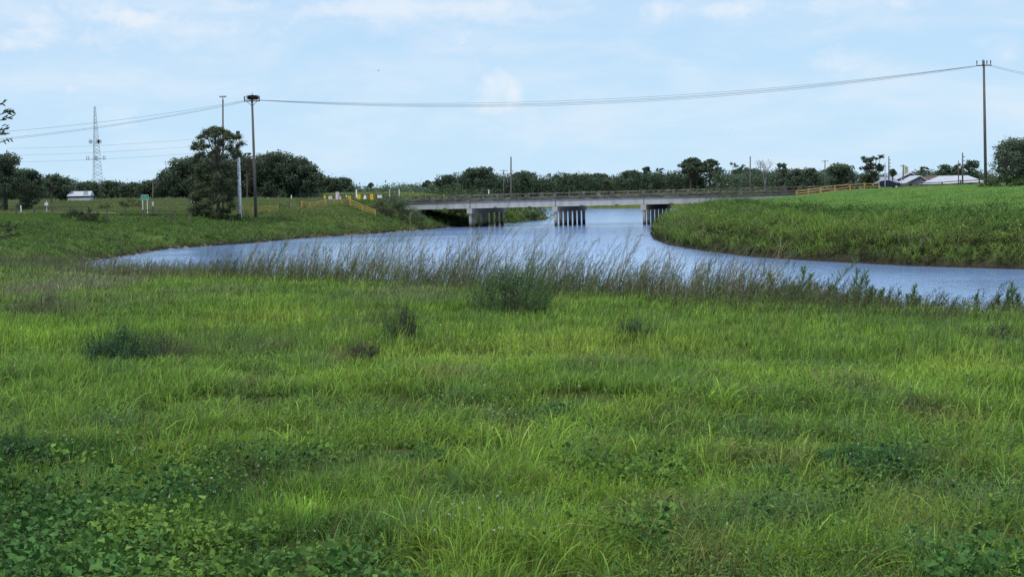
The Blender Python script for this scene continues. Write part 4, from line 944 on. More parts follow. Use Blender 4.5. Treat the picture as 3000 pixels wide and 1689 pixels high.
# right bank scrub band
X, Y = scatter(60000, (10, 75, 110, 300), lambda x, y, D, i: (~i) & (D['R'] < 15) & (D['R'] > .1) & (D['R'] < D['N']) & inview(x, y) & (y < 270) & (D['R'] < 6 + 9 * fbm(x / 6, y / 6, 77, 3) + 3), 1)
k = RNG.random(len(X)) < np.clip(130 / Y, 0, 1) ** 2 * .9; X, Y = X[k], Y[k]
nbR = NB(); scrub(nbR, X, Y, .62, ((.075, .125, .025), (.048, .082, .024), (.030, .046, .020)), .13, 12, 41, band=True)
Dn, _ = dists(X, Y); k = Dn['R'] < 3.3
scrub(nbR, X[k], Y[k], .75, ((.022, .024, .013), (.034, .028, .018), (.012, .013, .009)), .13, 14, 42)  # dark brown foot growth, also standing in for the bank's shadow and reflection
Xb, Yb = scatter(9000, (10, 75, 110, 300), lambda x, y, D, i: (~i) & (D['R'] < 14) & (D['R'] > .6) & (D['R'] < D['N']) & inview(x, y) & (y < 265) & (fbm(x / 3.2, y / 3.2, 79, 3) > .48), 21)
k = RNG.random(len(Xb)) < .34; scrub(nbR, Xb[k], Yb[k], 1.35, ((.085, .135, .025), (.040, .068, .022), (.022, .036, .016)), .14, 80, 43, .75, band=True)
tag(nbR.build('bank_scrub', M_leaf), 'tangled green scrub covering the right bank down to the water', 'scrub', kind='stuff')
# left bank scrub
X, Y = scatter(70000, (-110, 0, 130, 300), lambda x, y, D, i: (~i) & (D['L'] < 15) & (D['L'] < D['N'] * 1.2) & inview(x, y) & (D['L'] < 4 + 14 * fbm(x / 6, y / 6, 78, 3) + sst(-38, -50, x) * 6), 2)
k = RNG.random(len(X)) < .55; X, Y = X[k], Y[k]
nbL = NB(); scrub(nbL, X, Y, .5, ((.076, .128, .028), (.052, .090, .028), (.036, .054, .026)), .15, 9, 51)
Dn, _ = dists(X, Y); k = Dn['L'] < 2.5
scrub(nbL, X[k], Y[k], .45, ((.045, .055, .022), (.055, .05, .03), (.022, .025, .014)), .14, 8, 52)
Xb, Yb = scatter(14000, (-100, 0, 130, 290), lambda x, y, D, i: (~i) & (D['L'] < 16) & (D['L'] > .5) & (D['L'] < D['N']) & inview(x, y) & (fbm(x / 3.2, y / 3.6, 80, 3) > .53), 22)
k = RNG.random(len(Xb)) < .14; scrub(nbL, Xb[k], Yb[k], .95, ((.078, .13, .03), (.046, .078, .028), (.030, .046, .022)), .17, 60, 53, .85)
tag(nbL.build('bank_scrub', M_leaf), 'low green scrub covering the left bank above the shoreline stones', 'scrub', kind='stuff')
# far shore scrub
X, Y = scatter(9000, (-30, 90, 300, 620), lambda x, y, D, i: (~i) & (np.minimum(D['F'], D['L']) < 16) & (x > -25), 3)
nbF = NB(); scrub(nbF, X, Y, 2.6, ((.05, .075, .028), (.04, .06, .03), (.03, .045, .024)), .4, 14, 61)
X, Y = scatter(2600, (20, 90, 290, 480), lambda x, y, D, i: (~i) & (D['R'] < 8), 4)
scrub(nbF, X, Y, 1.1, ((.05, .075, .028), (.04, .06, .03), (.03, .045, .024)), .3, 14, 62)
tag(nbF.build('shore_scrub', M_leaf), 'dark green scrub along the far canal shore seen under the bridge', 'scrub', kind='stuff')

# short grass tufts on the far banks and fields
def tufts(nb, X, Y, hgt, wid, c1, c2, c3, seed, per=3, lean=.25):
    n = len(X); r = np.random.default_rng(seed); X = np.repeat(X, per) + r.normal(0, .1, n * per); Y = np.repeat(Y, per) + r.normal(0, .1, n * per); n = len(X); Z = H(X, Y)
    hh = hgt * r.uniform(.5, 1.4, n) * (.6 + .8 * fbm(X / 2, Y / 2, seed, 2)); a = r.uniform(0, 6.28, n); l = hh * lean * r.uniform(.3, 2, n)
    B = np.stack([X, Y, Z - .03], 1); d = np.stack([np.cos(a) * l, np.sin(a) * l, hh], 1); dm = np.stack([np.cos(a) * l * .35, np.sin(a) * l * .35, hh * .55], 1)
    P = np.stack([B, B + dm, B + d], 1); W_ = (wid * r.uniform(.6, 1.4, n))[:, None] * np.array((1, .8, .1))
    t = fbm(X / 7, Y / 7, seed + 1, 4); t2 = fbm(X / 1.3, Y / 1.3, seed + 2, 2); c = mixc(np.asarray(c1) * 1.5, np.asarray(c2) * 1.5, sst(.36, .64, t)); c = mixc(c, np.asarray(c3) * 1.5, sst(.56, .75, t2) * .7); c = mixc(c, np.array((.19, .20, .095)), sst(238, 262, Y) * sst(-14, -30, X) * sst(420, 300, Y) * .75 * (.4 + fbm(X / 5, Y / 9, 15, 3)))
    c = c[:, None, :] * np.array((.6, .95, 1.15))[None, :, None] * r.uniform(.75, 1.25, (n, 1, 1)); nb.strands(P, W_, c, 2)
X, Y = scatter(200000, (12, 95, 125, 285), lambda x, y, D, i: (~i) & (D['R'] > 7) & (D['R'] < D['N']) & inview(x, y) & (H(x, y, False) < 5.75), 5)
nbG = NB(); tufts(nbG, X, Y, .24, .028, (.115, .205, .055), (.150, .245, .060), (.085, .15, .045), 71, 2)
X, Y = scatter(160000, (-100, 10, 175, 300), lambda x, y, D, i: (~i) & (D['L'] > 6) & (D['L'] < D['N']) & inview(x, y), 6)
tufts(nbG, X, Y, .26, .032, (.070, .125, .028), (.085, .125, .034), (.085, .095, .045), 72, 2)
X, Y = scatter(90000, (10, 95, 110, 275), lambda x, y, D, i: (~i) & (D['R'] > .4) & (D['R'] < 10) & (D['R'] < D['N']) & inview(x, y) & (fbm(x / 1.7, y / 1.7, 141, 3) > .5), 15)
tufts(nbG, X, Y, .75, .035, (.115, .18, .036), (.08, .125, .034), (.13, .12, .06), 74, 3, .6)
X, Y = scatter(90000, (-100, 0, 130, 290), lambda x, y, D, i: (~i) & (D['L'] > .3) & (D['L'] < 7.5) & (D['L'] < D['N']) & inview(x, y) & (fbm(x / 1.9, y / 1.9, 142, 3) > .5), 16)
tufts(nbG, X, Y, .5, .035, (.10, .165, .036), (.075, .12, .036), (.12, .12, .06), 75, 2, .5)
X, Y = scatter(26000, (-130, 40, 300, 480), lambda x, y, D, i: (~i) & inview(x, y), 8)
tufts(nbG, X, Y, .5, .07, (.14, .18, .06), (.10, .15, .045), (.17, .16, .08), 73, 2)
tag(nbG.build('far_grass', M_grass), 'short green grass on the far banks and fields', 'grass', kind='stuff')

# shoreline stones
def stones(nb, X, Y, smin, smax, seed, dz=.0):
    r = np.random.default_rng(seed); base = np.array([(-1, -1, -.6), (1, -1, -.6), (1, 1, -.6), (-1, 1, -.6), (-.7, -.6, .6), (.7, -.75, .5), (.6, .7, .65), (-.75, .6, .45)]) * .5
    Fb = np.array([(0, 1, 5, 4), (1, 2, 6, 5), (2, 3, 7, 6), (3, 0, 4, 7), (4, 5, 6, 7)]); n = len(X); s_ = r.uniform(smin, smax, n)
    a = r.uniform(0, 6.28, n); B = base[None] * (1 + r.uniform(-.3, .3, (n, 8, 3))) * s_[:, None, None] * np.stack([r.uniform(.8, 1.6, n), np.ones(n), r.uniform(.4, .7, n)], 1)[:, None]
    R_ = np.stack([np.stack([np.cos(a), -np.sin(a), a * 0], 1), np.stack([np.sin(a), np.cos(a), a * 0], 1), np.stack([a * 0, a * 0, a * 0 + 1], 1)], 1)
    V = np.einsum('nij,nkj->nki', R_, B) + np.stack([X, Y, np.maximum(H(X, Y), 0) + dz], 1)[:, None]
    F_ = (Fb[None] + (np.arange(n) * 8)[:, None, None]).reshape(-1, 4); c = np.array((.17, .15, .12)) * r.uniform(.25, 1.5, (n, 1, 1)) * np.ones((n, 8, 1)); nb.add(V, F_, c)
X, Y = scatter(60000, (-48, -4, 150, 300), lambda x, y, D, i: (D['L'] < np.where(i, .5, .8)) & inview(x, y) & (fbm(x / 2.5, y / 2.5, 99, 3) > .47), 9)
X, Y = X[::2], Y[::2]
nbS = NB(); stones(nbS, X, Y, .15, .5, 3)
M_stone = leafmat('stone_tones', 0, rough=.9)
tag(nbS.build('shoreline_stones', M_stone), 'grey and tan rubble stones along the left waterline', 'stones', kind='stuff')
# mud bars + fallen branches on right
for px, py, wm, lb in [(2745, 768, 3.2, 'left pale mud bar at the foot of the right bank'), (2935, 774, 4.2, 'right pale mud bar at the foot of the right bank')]:
    p = atz(px, py, 0); m = MB(); m.tube([(-wm / 2, 0, -.02), (-wm / 4, 0, .0), (wm / 5, .05, .0), (wm / 2, 0, -.02)], [.04, .12, .15, .03], 8); o = m.build('mud_bar', surf('mud', (.10, .09, .075), (.2, .185, .16), 3, .7)); o.location = p; o.scale = (1, 2.5, .7); tag(o, lb, 'mud bar')
for px, py, ang, ln, lb in [(2400, 735, .55, 3.0, 'leaning dead branch on the right bank, leftmost'), (2460, 745, .45, 2.2, 'short dead branch leaning out over the water'), (2290, 740, .35, 2.6, 'low dead branch near the right bank bend'), (2650, 760, 1.35, 2.4, 'upright dead stalk rising from the right waterline'), (2672, 762, 1.2, 2.2, 'forked dead stalk beside the upright one')]:
    p = atz(px, py + 14, 0); e = empty('dead_branch', p, lb, 'branch', 'dead branches at the right waterline'); m = MB(); rr = random.Random(px)
    d = Vector((math.cos(ang), -.2, math.sin(ang))); q = [d * ln * t + Vector((0, 0, .12 * math.sin(t * 5))) for t in (0, .3, .6, 1)]; m.tube(q, [.035, .03, .022, .008], 5); m.build('main_limb', M_bare, e); m = MB()
    for _ in range(7): t = rr.uniform(.3, .95); s0 = d * ln * t; m.tube([s0, s0 + Vector((rr.uniform(-.1, .5), rr.uniform(-.2, .2), rr.uniform(.15, .55)))], [.014, .005], 4)
    m.build('twigs', M_bare, e)

# ------------------------------------------------------------------ FOREGROUND GRASS
def pw(px, py): v = gnd(px, py, 5, 130); return v.x, v.y, v.y
# tone patches in world plan: (x,y,rx,ry,color,strength)
PT = []
def patch(px, py, rx, ry, col, s_):
    x, y, _ = pw(px, py); sc_ = y / FPX; PT.append((x, y, rx * sc_, ry * sc_ / max(.045, (EYE - h1(x, y)) / y + .02), col, s_))
BRT = (.250, .425, .050); YEL = (.305, .405, .062); DRK = (.070, .170, .040); BLU = (.120, .220, .078); BRN = (.210, .175, .090); GRY = (.205, .205, .120); MIDG = (.160, .275, .048)
for a in [(160, 850, 220, 100, GRY, .95), (400, 800, 300, 70, GRY, .8), (1250, 880, 350, 50, (.15, .19, .08), .6), (330, 900, 250, 70, (0.165, 0.198, 0.083), .5), (60, 780, 100, 60, MIDG, .5), (120, 1010, 220, 70, BRT, .7), (650, 860, 160, 60, (0.148, 0.181, 0.083), .5),
          (750, 950, 250, 60, YEL, .5), (1100, 960, 120, 90, (0.148, 0.165, 0.066), .45), (1200, 860, 200, 60, GRY, .4), (1450, 1060, 350, 90, YEL, .75), (1300, 1120, 120, 40, BRN, .5), (1800, 1030, 300, 70, YEL, .6), (2450, 1130, 90, 40, BRN, .5),
          (2350, 1050, 200, 60, MIDG, .6), (2500, 890, 200, 50, BLU, .6), (2700, 960, 260, 70, (0.124, 0.231, 0.058), .6), (2850, 1100, 200, 70, YEL, .6), (1750, 1290, 200, 60, BRT, .5), (2250, 1370, 240, 40, BRN, .45), (2680, 1370, 150, 50, BRN, .4),
          (300, 1180, 400, 90, MIDG, .7), (150, 1380, 350, 120, DRK, .9), (300, 1550, 450, 160, DRK, .85), (700, 1420, 250, 100, DRK, .7), (900, 1600, 200, 100, DRK, .6), (1050, 1200, 300, 90, MIDG, .5), (1000, 1400, 150, 60, BLU, .5),
          (900, 1520, 110, 60, BRT, .8), (1750, 1430, 190, 80, BRT, .6), (2050, 1450, 120, 60, BRT, .5), (2200, 1550, 300, 80, BLU, .6), (1100, 1580, 220, 70, BLU, .5), (1500, 1250, 160, 50, (0.116, 0.181, 0.058), .6), (2900, 1500, 200, 100, BLU, .5), (2500, 1640, 250, 60, MIDG, .5), (1930, 850, 350, 40, (0.124, 0.181, 0.066), .5), (2250, 870, 150, 60, (0.132, 0.148, 0.066), .55)]: patch(*a)
def tone(X, Y):
    t = fbm(X / 2.2, Y / 3.4, 201, 4); u = fbm(X / .7 + 9, Y / 1.1, 202, 3)
    c = mixc(np.array(MIDG), np.array((.215, .345, .050)), sst(.34, .66, t)); c = mixc(c, np.array(BLU), sst(.55, .8, u) * .75); c = mixc(c, np.array(BRN), sst(.60, .82, fbm(X / 1.1, Y / 1.9, 203, 3)) * .55)
    for x, y, rx, ry, col, s_ in PT:
        d = np.sqrt(((X - x) / rx) ** 2 + ((Y - y) / ry) ** 2) + (fbm(X / 1.2, Y / 1.6, 205, 3) - .5) * .9; k = sst(1.15, .45, d) * s_; c = mixc(c, np.array(col), k)
    return c
NSa = np.array([(x, y) for x, y in NS])
def near_area(n, y0, y1, seed, mrg=.36):
    r = np.random.default_rng(seed); Y = np.exp(r.uniform(math.log(y0), math.log(y1), n)); X = r.uniform(-1, 1, n) * (Y * mrg + 1.0)
    D, ins = dists(X, Y); k = (~ins) & (D['N'] > .3) & (D['N'] < np.minimum(D['R'], D['L']) * 1.5 + 5); return X[k], Y[k], D['N'][k]
def leafy(X, Y):
    lim = np.interp(Y, (6, 8, 9.3, 11, 12.8, 15, 16.5), (-.3, -.5, -.85, -1.5, -2.3, -3.8, -6)) + (fbm(X / .8, Y / .9, 401, 3) - .5) * 1.6
    return np.maximum(sst(.25, -.25, X - lim) * sst(17, 15, Y), .85 * sst(.60, .68, fbm(X / .9, Y / 1.3, 410, 3)) * sst(24, 15, Y))
def grass(nb, n, y0, y1, hl, wl, per, seed, cgain=1.0, spread=.10, arch=.55, K=4, lod=.00033):
    X, Y, D = near_area(n, y0, y1, seed); r = np.random.default_rng(seed + 1)
    lf = leafy(X, Y); k = r.random(len(X)) > lf * .95; X, Y, D = X[k], Y[k], D[k]
    # bias clumps by noise so that tussocks form
    q = fbm(X / .45, Y / .7, 300 + seed, 2); hol = sst(.40, .33, fbm(X / .75, Y / 1.3, 333, 3)) * sst(60, 25, Y); k = r.random(len(X)) < (.15 + 1.2 * sst(.38, .62, q)) * (1 - .93 * hol); X, Y, D = X[k], Y[k], D[k]
    c = tone(X, Y); hv = (.62 + .75 * fbm(X / 1.3, Y / 1.8, 301, 3)) * hl; ca = r.uniform(0, 6.28, len(X)); hue = r.uniform(-1, 1, len(X)); sc_ = spread * (1 + Y / 40)
    n = len(X); rep = lambda a: np.repeat(a, per, 0); X, Y, c, hv, ca, sc_, hue = map(rep, (X, Y, c, hv, ca, sc_, hue)); m = n * per
    a = ca + r.normal(0, 1.2, m); off = np.abs(r.normal(0, 1, m)) * sc_; X = X + np.cos(a) * off; Y = Y + np.sin(a) * off; Z = H(X, Y)
    cb_ = r.uniform(.62, 1.32, n) * np.interp(Y[::per], (6, 12, 20, 32), (.74, .84, .95, 1.04)); c = c * np.repeat(cb_, per)[:, None]
    Ln = hv * r.uniform(.45, 1.35, m); bend = arch * r.uniform(.25, 1.7, m); wind = np.array((.12, -.03))
    dx = np.cos(a) * bend + wind[0]; dy = np.sin(a) * bend + wind[1]; B = np.stack([X, Y, Z - .02], 1); Ps = []
    for i in range(K):
        t = i / (K - 1); hz = t ** 1.8 * .75; vz = t - .42 * bend * t ** 2.6; Ps.append(B + np.stack([dx * hz * Ln, dy * hz * Ln, vz * Ln], 1))
    P = np.stack(Ps, 1); W_ = np.maximum(wl * r.uniform(.6, 1.5, m), Y * lod)[:, None] * np.interp(np.linspace(0, 1, K), (0, .35, .8, 1), (.7, 1, .6, .05))
    # a fraction of straw-coloured old blades
    old = (r.random(m) < .07); c = np.where(old[:, None], np.array((.19, .165, .085)), c)
    c = c * (1 + hue[:, None] * np.array((.2, .12, .1))) * r.uniform(.65, 1.4, m)[:, None] * cgain
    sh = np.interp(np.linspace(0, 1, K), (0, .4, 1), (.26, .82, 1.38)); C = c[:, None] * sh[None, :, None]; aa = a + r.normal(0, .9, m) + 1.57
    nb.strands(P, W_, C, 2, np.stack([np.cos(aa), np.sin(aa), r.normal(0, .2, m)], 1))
nbN = NB()
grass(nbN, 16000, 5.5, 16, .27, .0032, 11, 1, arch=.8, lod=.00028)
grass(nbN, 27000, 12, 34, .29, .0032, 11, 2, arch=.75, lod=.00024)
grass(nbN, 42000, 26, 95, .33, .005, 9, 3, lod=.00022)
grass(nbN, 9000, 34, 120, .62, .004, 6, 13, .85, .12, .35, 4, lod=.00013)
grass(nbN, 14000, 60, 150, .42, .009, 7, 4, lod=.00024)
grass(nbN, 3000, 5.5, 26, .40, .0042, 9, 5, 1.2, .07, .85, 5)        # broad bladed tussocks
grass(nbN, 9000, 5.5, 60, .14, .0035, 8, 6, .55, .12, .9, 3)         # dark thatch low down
tag(nbN.build('meadow_grass', M_grass), 'long wild green grass filling the foreground meadow', 'grass', kind='stuff')

# broad-leaved ground cover, lower left
def inpatch(X, Y, cx, cy, rx, ry, nz=.5, seed=400): return (((X - cx) / rx) ** 2 + ((Y - cy) / ry) ** 2) ** .5 + (fbm(X / .5, Y / .7, seed, 3) - .5) * nz * 2 < 1
nbV = NB(); r = np.random.default_rng(77)
X, Y, _ = near_area(130000, 6.5, 17, 88)
xa = gnd(0, 1330, 5, 60); 
k = leafy(X, Y) > r.random(len(X)) * .9; X, Y = X[k], Y[k]; hgt_ = .12 + .42 * fbm(X / .55, Y / .7, 402, 3); Z = H(X, Y) + hgt_ * r.uniform(.5, 1.2, len(X))
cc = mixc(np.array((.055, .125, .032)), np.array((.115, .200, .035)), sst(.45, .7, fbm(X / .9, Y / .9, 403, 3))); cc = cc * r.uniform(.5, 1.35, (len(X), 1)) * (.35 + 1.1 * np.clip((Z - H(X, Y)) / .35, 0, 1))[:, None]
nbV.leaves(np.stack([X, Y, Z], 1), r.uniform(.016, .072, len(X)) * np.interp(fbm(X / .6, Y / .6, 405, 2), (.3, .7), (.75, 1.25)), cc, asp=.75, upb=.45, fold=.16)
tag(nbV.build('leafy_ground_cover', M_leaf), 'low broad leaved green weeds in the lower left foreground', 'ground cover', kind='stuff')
# small leafy weed clumps dotted around
nbW = NB(); X, Y, _ = near_area(4600, 9, 85, 90); k = fbm(X / 1.3, Y / 1.9, 91, 3) > .50; X, Y = X[k], Y[k]
for x, y in zip(X, Y):
    n = int(r.uniform(15, 60)); R_ = r.uniform(.08, .3); h_ = r.uniform(.2, .42); z = h1(x, y); P = np.array((x, y, z + h_ * .6)) + r.normal(size=(n, 3)) * (R_, R_, h_ * .35); nbW.leaves(P, r.uniform(.018, .04, n) * (1 + y / 45), np.array([(.11, .23, .055), (.08, .17, .055), (.14, .17, .07), (.16, .27, .06)][int(r.integers(0, 4))]) * r.uniform(.6, 1.4, (n, 1)), upb=.3, asp=.38)
tag(nbW.build('low_weeds', M_leaf), 'scattered small leafy weeds among the meadow grass', 'weeds', kind='stuff')
# flowers: tiny white heads
nbX = NB(); P = []
for (px, py, sx, sy, n) in [(1450, 1260, 110, 60, 26), (1700, 1220, 60, 20, 8), (1400, 1640, 110, 40, 22), (300, 1400, 300, 120, 22), (600, 1600, 300, 70, 22), (2400, 1500, 500, 150, 22), (2800, 1000, 300, 60, 16), (1500, 1200, 1400, 300, 40)]:
    for _ in range(n):
        qx, qy = px + random.gauss(0, sx * .6), min(1680, max(960, py + random.gauss(0, sy * .6))); g_ = gnd(qx, qy, 5, 90); P.append((g_.x, g_.y, g_.z + random.uniform(.25, .45)))
P = np.array(P)
for _ in range(5): nbX.leaves(P + r.normal(0, .004, P.shape), .009 + P[:, 1] * .0004, np.array((.50, .52, .40)), asp=1)
S_ = np.stack([P - np.array((0, 0, .35)), P - np.array((.01, 0, .15)), P], 1); nbX.strands(S_, np.full((len(P), 3), .0016), np.tile((.06, .1, .03), (len(P), 3, 1)), 3)
tag(nbX.build('wild_flowers', M_leaf), 'tiny white weed flowers scattered in the meadow', 'flowers', kind='stuff')

# ------------------------------------------------------------------ tall dry weeds on the near crest
def crest(px):   # world point of the crest in column px
    pys = np.interp(px, (-500, 0, 500, 900, 1300, 1650, 2000, 2400, 2700, 3000, 3500), (742, 772, 797, 818, 836, 856, 878, 895, 908, 928, 960)); return atz(px, pys, 1.45)
def weeds(nb, n, px0, px1, hgt, cols, seed, back=(-3.0, 2.0), lean=.35, nb_=10, rad=.0085, dens=None, hvar=(.35, 1.1)):
    r = np.random.default_rng(seed); B = []; pxs = []
    while len(B) < n:
        px = r.uniform(px0, px1); 
        if dens is not None and r.random() > np.interp(px, *dens): continue
        c = crest(px); y = c.y + r.uniform(*back); x = c.x + r.normal(0, .1); B.append((x, y)); pxs.append(px)
    B = np.array(B); cl = fbm(np.array(pxs) / 45, np.zeros(n), seed, 2); Z = H(B[:, 0], B[:, 1]); h_ = hgt * (np.interp(np.array(pxs), *hprof) if hprof else 1) * r.uniform(*hvar, n) * (.6 + .8 * cl)
    K = 6; t = np.linspace(0, 1, K); ln = lean * r.uniform(.1, 1.7, n); ly = r.normal(0, .2, n); wob = r.normal(0, .03, (n, K, 2)) * h_[:, None, None]
    P = np.stack([B[:, 0, None] + ln[:, None] * h_[:, None] * t ** 1.5 + wob[..., 0] * t, B[:, 1, None] + ly[:, None] * h_[:, None] * t + wob[..., 1] * t, Z[:, None] + h_[:, None] * t], 2)
    ci = r.integers(0, len(cols), n); C = np.array(cols)[ci] * r.uniform(.6, 1.4, (n, 1))
    nb.strands(P, rad * np.array((1.3, 1.2, 1.0, .8, .6, .35))[None] * r.uniform(.7, 1.3, (n, 1)), np.repeat(C[:, None], K, 1), 3)
    m = n * nb_; s = np.repeat(np.arange(n), nb_); tt = r.uniform(.25, .97, m); f = tt * (K - 1); i0 = np.minimum(f.astype(int), K - 2); fr = (f - i0)[:, None]
    Q = P[s, i0] * (1 - fr) + P[s, i0 + 1] * fr; l = h_[s] * r.uniform(.06, .30, m) * (1.15 - tt * .7); a = r.uniform(0, 6.28, m)
    d = np.stack([np.cos(a) * .55 + .35, np.sin(a) * .5, r.uniform(.5, 1.1, m)], 1); d /= np.linalg.norm(d, axis=1)[:, None]
    PP = np.stack([Q, Q + d * l[:, None] * .55, Q + d * l[:, None] + np.stack([l * .1, l * 0, -l * .05], 1)], 1)
    nb.strands(PP, rad * .62 * np.array((1, .9, .5))[None] * np.ones((m, 1)), np.repeat((C[s] * r.uniform(.7, 1.3, (m, 1)))[:, None], 3, 1), 3)
    # seed heads / withered leaflets
    k = r.random(m) < .75; E_ = PP[k][:, 2] + r.normal(0, .01, (k.sum(), 3)); nb.leaves(E_, r.uniform(.03, .075, len(E_)), C[s][k] * r.uniform(.7, 1.5, (len(E_), 1)), asp=.45)
    k = r.random(m) < .6; E_ = PP[k][:, 1]; nb.leaves(E_, r.uniform(.03, .07, len(E_)), C[s][k] * r.uniform(.7, 1.4, (len(E_), 1)), asp=.4)
DRY = [(.24, .20, .11), (.18, .18, .085), (.13, .19, .07), (.32, .28, .17), (.10, .145, .055)]
hprof = ((600, 720, 900, 1200, 1450, 1700, 2000, 2200, 2350, 3000), (.6, .85, 1.0, 1.1, 1.12, 1.0, .95, .95, .75, .6))
nbT = NB(); weeds(nbT, 1000, 600, 2350, 2.75, DRY, 501, rad=.009, dens=((600, 720, 2150, 2350), (.4, 1, 1, .4)))
weeds(nbT, 2600, 560, 2450, 1.5, DRY[:3] + [(.08, .14, .045), (.12, .12, .06)], 502, lean=.3, nb_=8, back=(-5, 2), rad=.0075)
hprof = None
weeds(nbT, 2300, -300, 700, 1.0, [(.17, .18, .10), (.21, .19, .125), (.11, .15, .065)], 503, back=(-16, 1.5), lean=.3, nb_=8, rad=.007)
weeds(nbT, 420, 2350, 3200, 1.1, [(.06, .09, .04), (.09, .08, .055), (.05, .07, .03)], 504, back=(-1.5, 2), nb_=12)
weeds(nbT, 1500, 700, 2700, .85, [(.07, .075, .04), (.10, .09, .055)], 505, back=(-13, -2), nb_=7, rad=.006)
tag(nbT.build('dry_weed_stalks', M_dry), 'tall thin dry branching weed stalks standing along the near bank edge', 'weeds', kind='stuff')
# a denser dark green/brown band of leaf litter under the stalks
nbU = NB(); n = 70000; pxs = r.uniform(-300, 3200, n); cs_ = np.array([tuple(crest(p)) for p in pxs]); X = cs_[:, 0]; dd_ = r.uniform(-10, 2.5, n); Y = cs_[:, 1] + dd_ ; Z = H(X, Y); hh_ = np.interp(dd_, (-10, -4, 0), (.35, .8, 1)) * r.uniform(0, 1, n) ** 1.25 * (.65 + .75 * fbm(pxs / 40, pxs * 0, 9, 2)) * np.interp(pxs, (0, 600, 2300, 2700, 3000), (1.0, 1.0, 1.0, .8, .7))
cu = mixc(np.array((.115, .195, .065)), np.array((.195, .20, .095)), sst(.42, .6, fbm(pxs / 60, Y / 3, 10, 3))); nbU.leaves(np.stack([X, Y, Z + hh_], 1), r.uniform(.04, .10, n), cu * r.uniform(.45, 1.4, (n, 1)), asp=.35)
tag(nbU.build('crest_undergrowth', M_leaf), 'tangled undergrowth at the foot of the dry stalks on the near bank edge', 'undergrowth', kind='stuff')

# feathery green plants
def fennel(px, dyc, hm, label, col=(.13, .20, .085), seed=0, group='feathery green plants on the near bank edge', wid=.42):
    c = crest(px); x, y = c.x, c.y + dyc; b = Vector((x, y, h1(x, y))); e = empty('feathery_plant', b, label, 'plant', group); r_ = np.random.default_rng(seed + int(px)); st = MB(); nb = NB()
    for j in range(7):
        lx_ = r_.normal(0, .42); ly_ = r_.normal(0, .3); h_ = hm * r_.uniform(.4, .85) if j else hm; n = 150; ln_ = r_.normal(.22, .22); t = r_.uniform(.12, 1, n); ax = np.stack([lx_ + ln_ * t ** 1.6 * h_, ly_ + 0 * t, t * h_], 1)
        st.tube([(lx_ * .2, ly_ * .2, -.1), (lx_ + ln_ * .33 * h_, ly_, h_ * .5), (lx_ + ln_ * h_, ly_, h_)], [.014, .011, .004], 5); a = r_.uniform(0, 6.28, n); l = wid * hm * .5 * (1.12 - t) ** .35 * r_.uniform(.15, 1.15, n) * (.75 if j else 1) + .04
        d = np.stack([np.cos(a) * .8 + .1, np.sin(a) * .8, np.full(n, 1.15)], 1); P_ = np.stack([ax, ax + d * l[:, None] * .6, ax + d * l[:, None] + np.stack([l * 0, l * 0, -l * .1], 1)], 1)
        nb.strands(P_, np.tile((.007, .012, .003), (n, 1)), (np.array(col) * r_.uniform(.6, 1.5, (n, 1)))[:, None] * np.ones((n, 3, 1)), 2)
    nb.build('foliage', M_leaf, e); st.build('stem', M_bark, e)
fn = [(2235, 1.35, 'bushy feathery plant leftmost in the right hand group'), (2325, 1.6, 'feathery plant with a forked spire, second in the right hand group'), (2402, 1.95, 'tallest feathery plant with a dark pointed spire'), (2492, 1.6, 'feathery plant just right of the tallest spire'),
      (2518, 1.3, 'shorter feathery plant with curling tips'), (2572, .95, 'low curling feathery plant right of the spires'), (2645, 1.15, 'single upright feathery plant against the water'), (2915, 1.25, 'sparse upright plant near the right edge against the water')]
for px, h_, lb in fn: fennel(px, random.uniform(-1.5, .2), h_, lb)
def meadow_shrub(px, py, wpx, hpx, label, col, leaf, n, nm='meadow_shrub'):
    b = gnd(px, py, 5, 110); k = b.y / FPX; shrub(nm, label, px, b.y, wpx * k * 1.15, hpx * k * .92, np.asarray(col) * 1.2, leaf * .85, int(n * .55), 'shrubs in the meadow', loc=b, dy=wpx * k * 1.1, sprigs=int(n * .05))
meadow_shrub(1495, 930, 190, 175, 'bushy dark green shrub with a pale leafy top in the middle of the near bank', (.050, .085, .034), .075, 5200)
meadow_shrub(1530, 905, 110, 165, 'pale green leafy top behind the middle shrub', (.075, .125, .045), .06, 1800)
meadow_shrub(350, 1085, 150, 150, 'dense dark blue green shrub in the left meadow', (.036, .072, .034), .04, 9500)
meadow_shrub(480, 1075, 200, 115, 'thin brownish twiggy shrub right of the dark one', (.065, .075, .038), .03, 5500)
meadow_shrub(1855, 1000, 130, 90, 'dull green weed mound in the middle right meadow', (.05, .08, .034), .05, 2500)
meadow_shrub(1060, 1060, 80, 90, 'small brown withered clump in the middle left meadow', (.065, .06, .035), .04, 1500)
meadow_shrub(1175, 1010, 90, 150, 'upright dark weedy clump in the middle of the meadow', (.045, .07, .03), .045, 1800)
meadow_shrub(1630, 1235, 130, 70, 'low broad leaved plant in the middle foreground', (.045, .105, .035), .045, 1500)
meadow_shrub(1245, 1365, 140, 60, 'low leafy weed with dark hollow in the lower middle', (.05, .12, .035), .04, 1300)
meadow_shrub(2560, 1385, 260, 110, 'spreading leafy weed patch in the lower right meadow', (.045, .105, .035), .042, 3800)
meadow_shrub(2290, 1415, 160, 60, 'low leafy weed left of the spreading patch', (.055, .11, .04), .035, 1800)
meadow_shrub(2920, 1010, 150, 70, 'dark brownish weed clump near the right edge of the meadow', (.05, .065, .034), .045, 2200)
meadow_shrub(30, 1370, 200, 110, 'dark leafy shrub at the left edge of the foreground', (.032, .07, .03), .04, 4200)
meadow_shrub(120, 930, 190, 100, 'grey green dry weed mound at the left of the near bank', (.085, .09, .055), .05, 3000)
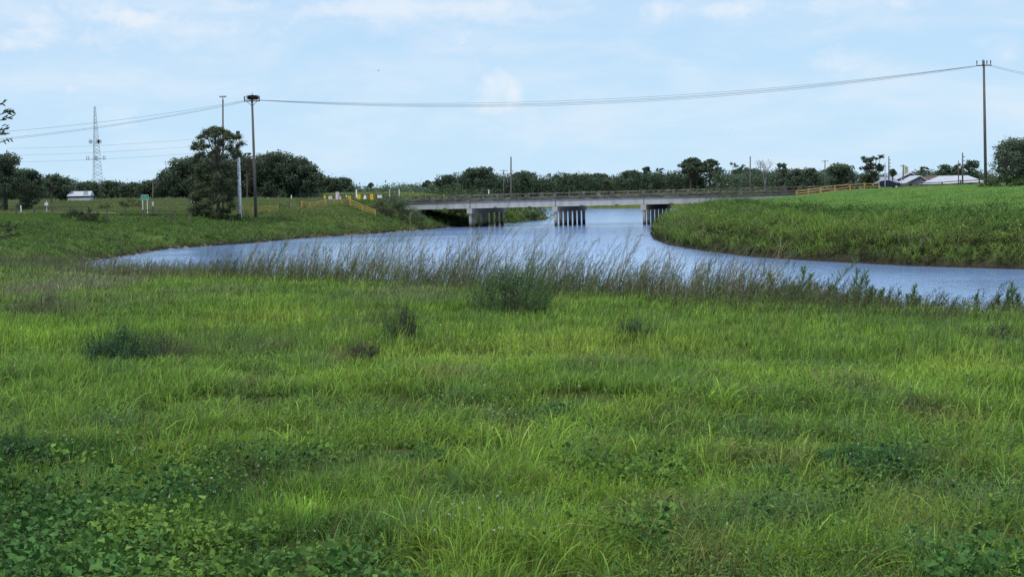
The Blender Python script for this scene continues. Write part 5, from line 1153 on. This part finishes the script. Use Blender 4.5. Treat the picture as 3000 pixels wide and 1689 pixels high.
meadow_shrub(800, 1120, 70, 50, 'small dark weed tuft in the left meadow', (.045, .075, .03), .035, 800)
meadow_shrub(865, 1125, 60, 40, 'second small dark weed tuft right of the first', (.045, .075, .03), .035, 700)

# ------------------------------------------------------------------ oak branches entering at the left edge
def near_oak():
    Y = 17.0; b = ongrd(-560, Y); e = empty('live_oak', b, 'live oak outside the left edge whose leafy twig tips reach into the picture', 'tree'); tr = MB(); nb = NB()
    top = atY(-560, 100, Y).z - b.z
    tr.tube([(0, 0, -.3), (.1, .1, 1.4), (.05, 0, top * .7), (0, 0, top)], [.20, .16, .10, .04], 10)
    tips = [(38, 322, 1.0), (28, 340, .7), (20, 300, .6), (24, 390, .7), (14, 372, .6), (26, 404, .35), (40, 664, .9), (18, 655, .8), (52, 684, .5), (6, 690, .8), (-30, 320, 1), (-60, 380, 1), (-70, 650, 1), (-130, 340, 1), (-150, 420, 1), (-160, 660, 1), (-260, 300, 1), (-300, 500, 1), (-260, 620, 1), (-420, 250, 1), (-450, 450, 1), (-600, 150, 1), (-700, 350, 1), (-650, 500, 1)]
    for px, py, s_ in tips:
        p = atY(px, py, Y); c = Vector((p.x - b.x, random.uniform(-.15, .15), p.z - b.z)); st = Vector((0, 0, max(1.2, c.z - .5))); tr.tube([st, st.lerp(c, .55) + Vector((0, 0, -.08)), c], [.022, .011, .004], 6)
        small = px > -50; n = int((15 if small else 180) * s_); dirv = (c - st).normalized()
        if small:
            for i in range(n):
                t = i / n; q = c - dirv * .11 * (1 - t) * 1.0 + Vector((random.gauss(0, .008), random.gauss(0, .02), random.gauss(0, .010)))
                a = random.uniform(-1.0, 1.0); d = Vector((math.cos(a), random.uniform(-.4, .4), math.sin(a))).normalized(); l = random.uniform(.035, .06)
                pts = np.array([[tuple(q), tuple(q + d * l * .5), tuple(q + d * l)]]); nb.strands(pts, np.array([[.002, .0075, .001]]), (np.array((.028, .045, .016)) * random.uniform(.6, 1.7))[None, None] * np.ones((1, 3, 1)), 2, np.array([[-d.z, .35, d.x]]))
        else:
            P_ = np.array(c) + RNG.normal(size=(n, 3)) * (.22, .3, .14) - np.array(dirv) * .25; k = (b.x + P_[:, 0]) / (b.y + P_[:, 1]) < -.308
            if k.any(): nb.leaves(P_[k], .05, np.array((.035, .055, .02)) * RNG.uniform(.6, 1.5, (k.sum(), 1)), asp=.45)
    nb.build('leaves', M_leaf, e); tr.build('trunk', M_bark, e)
near_oak()
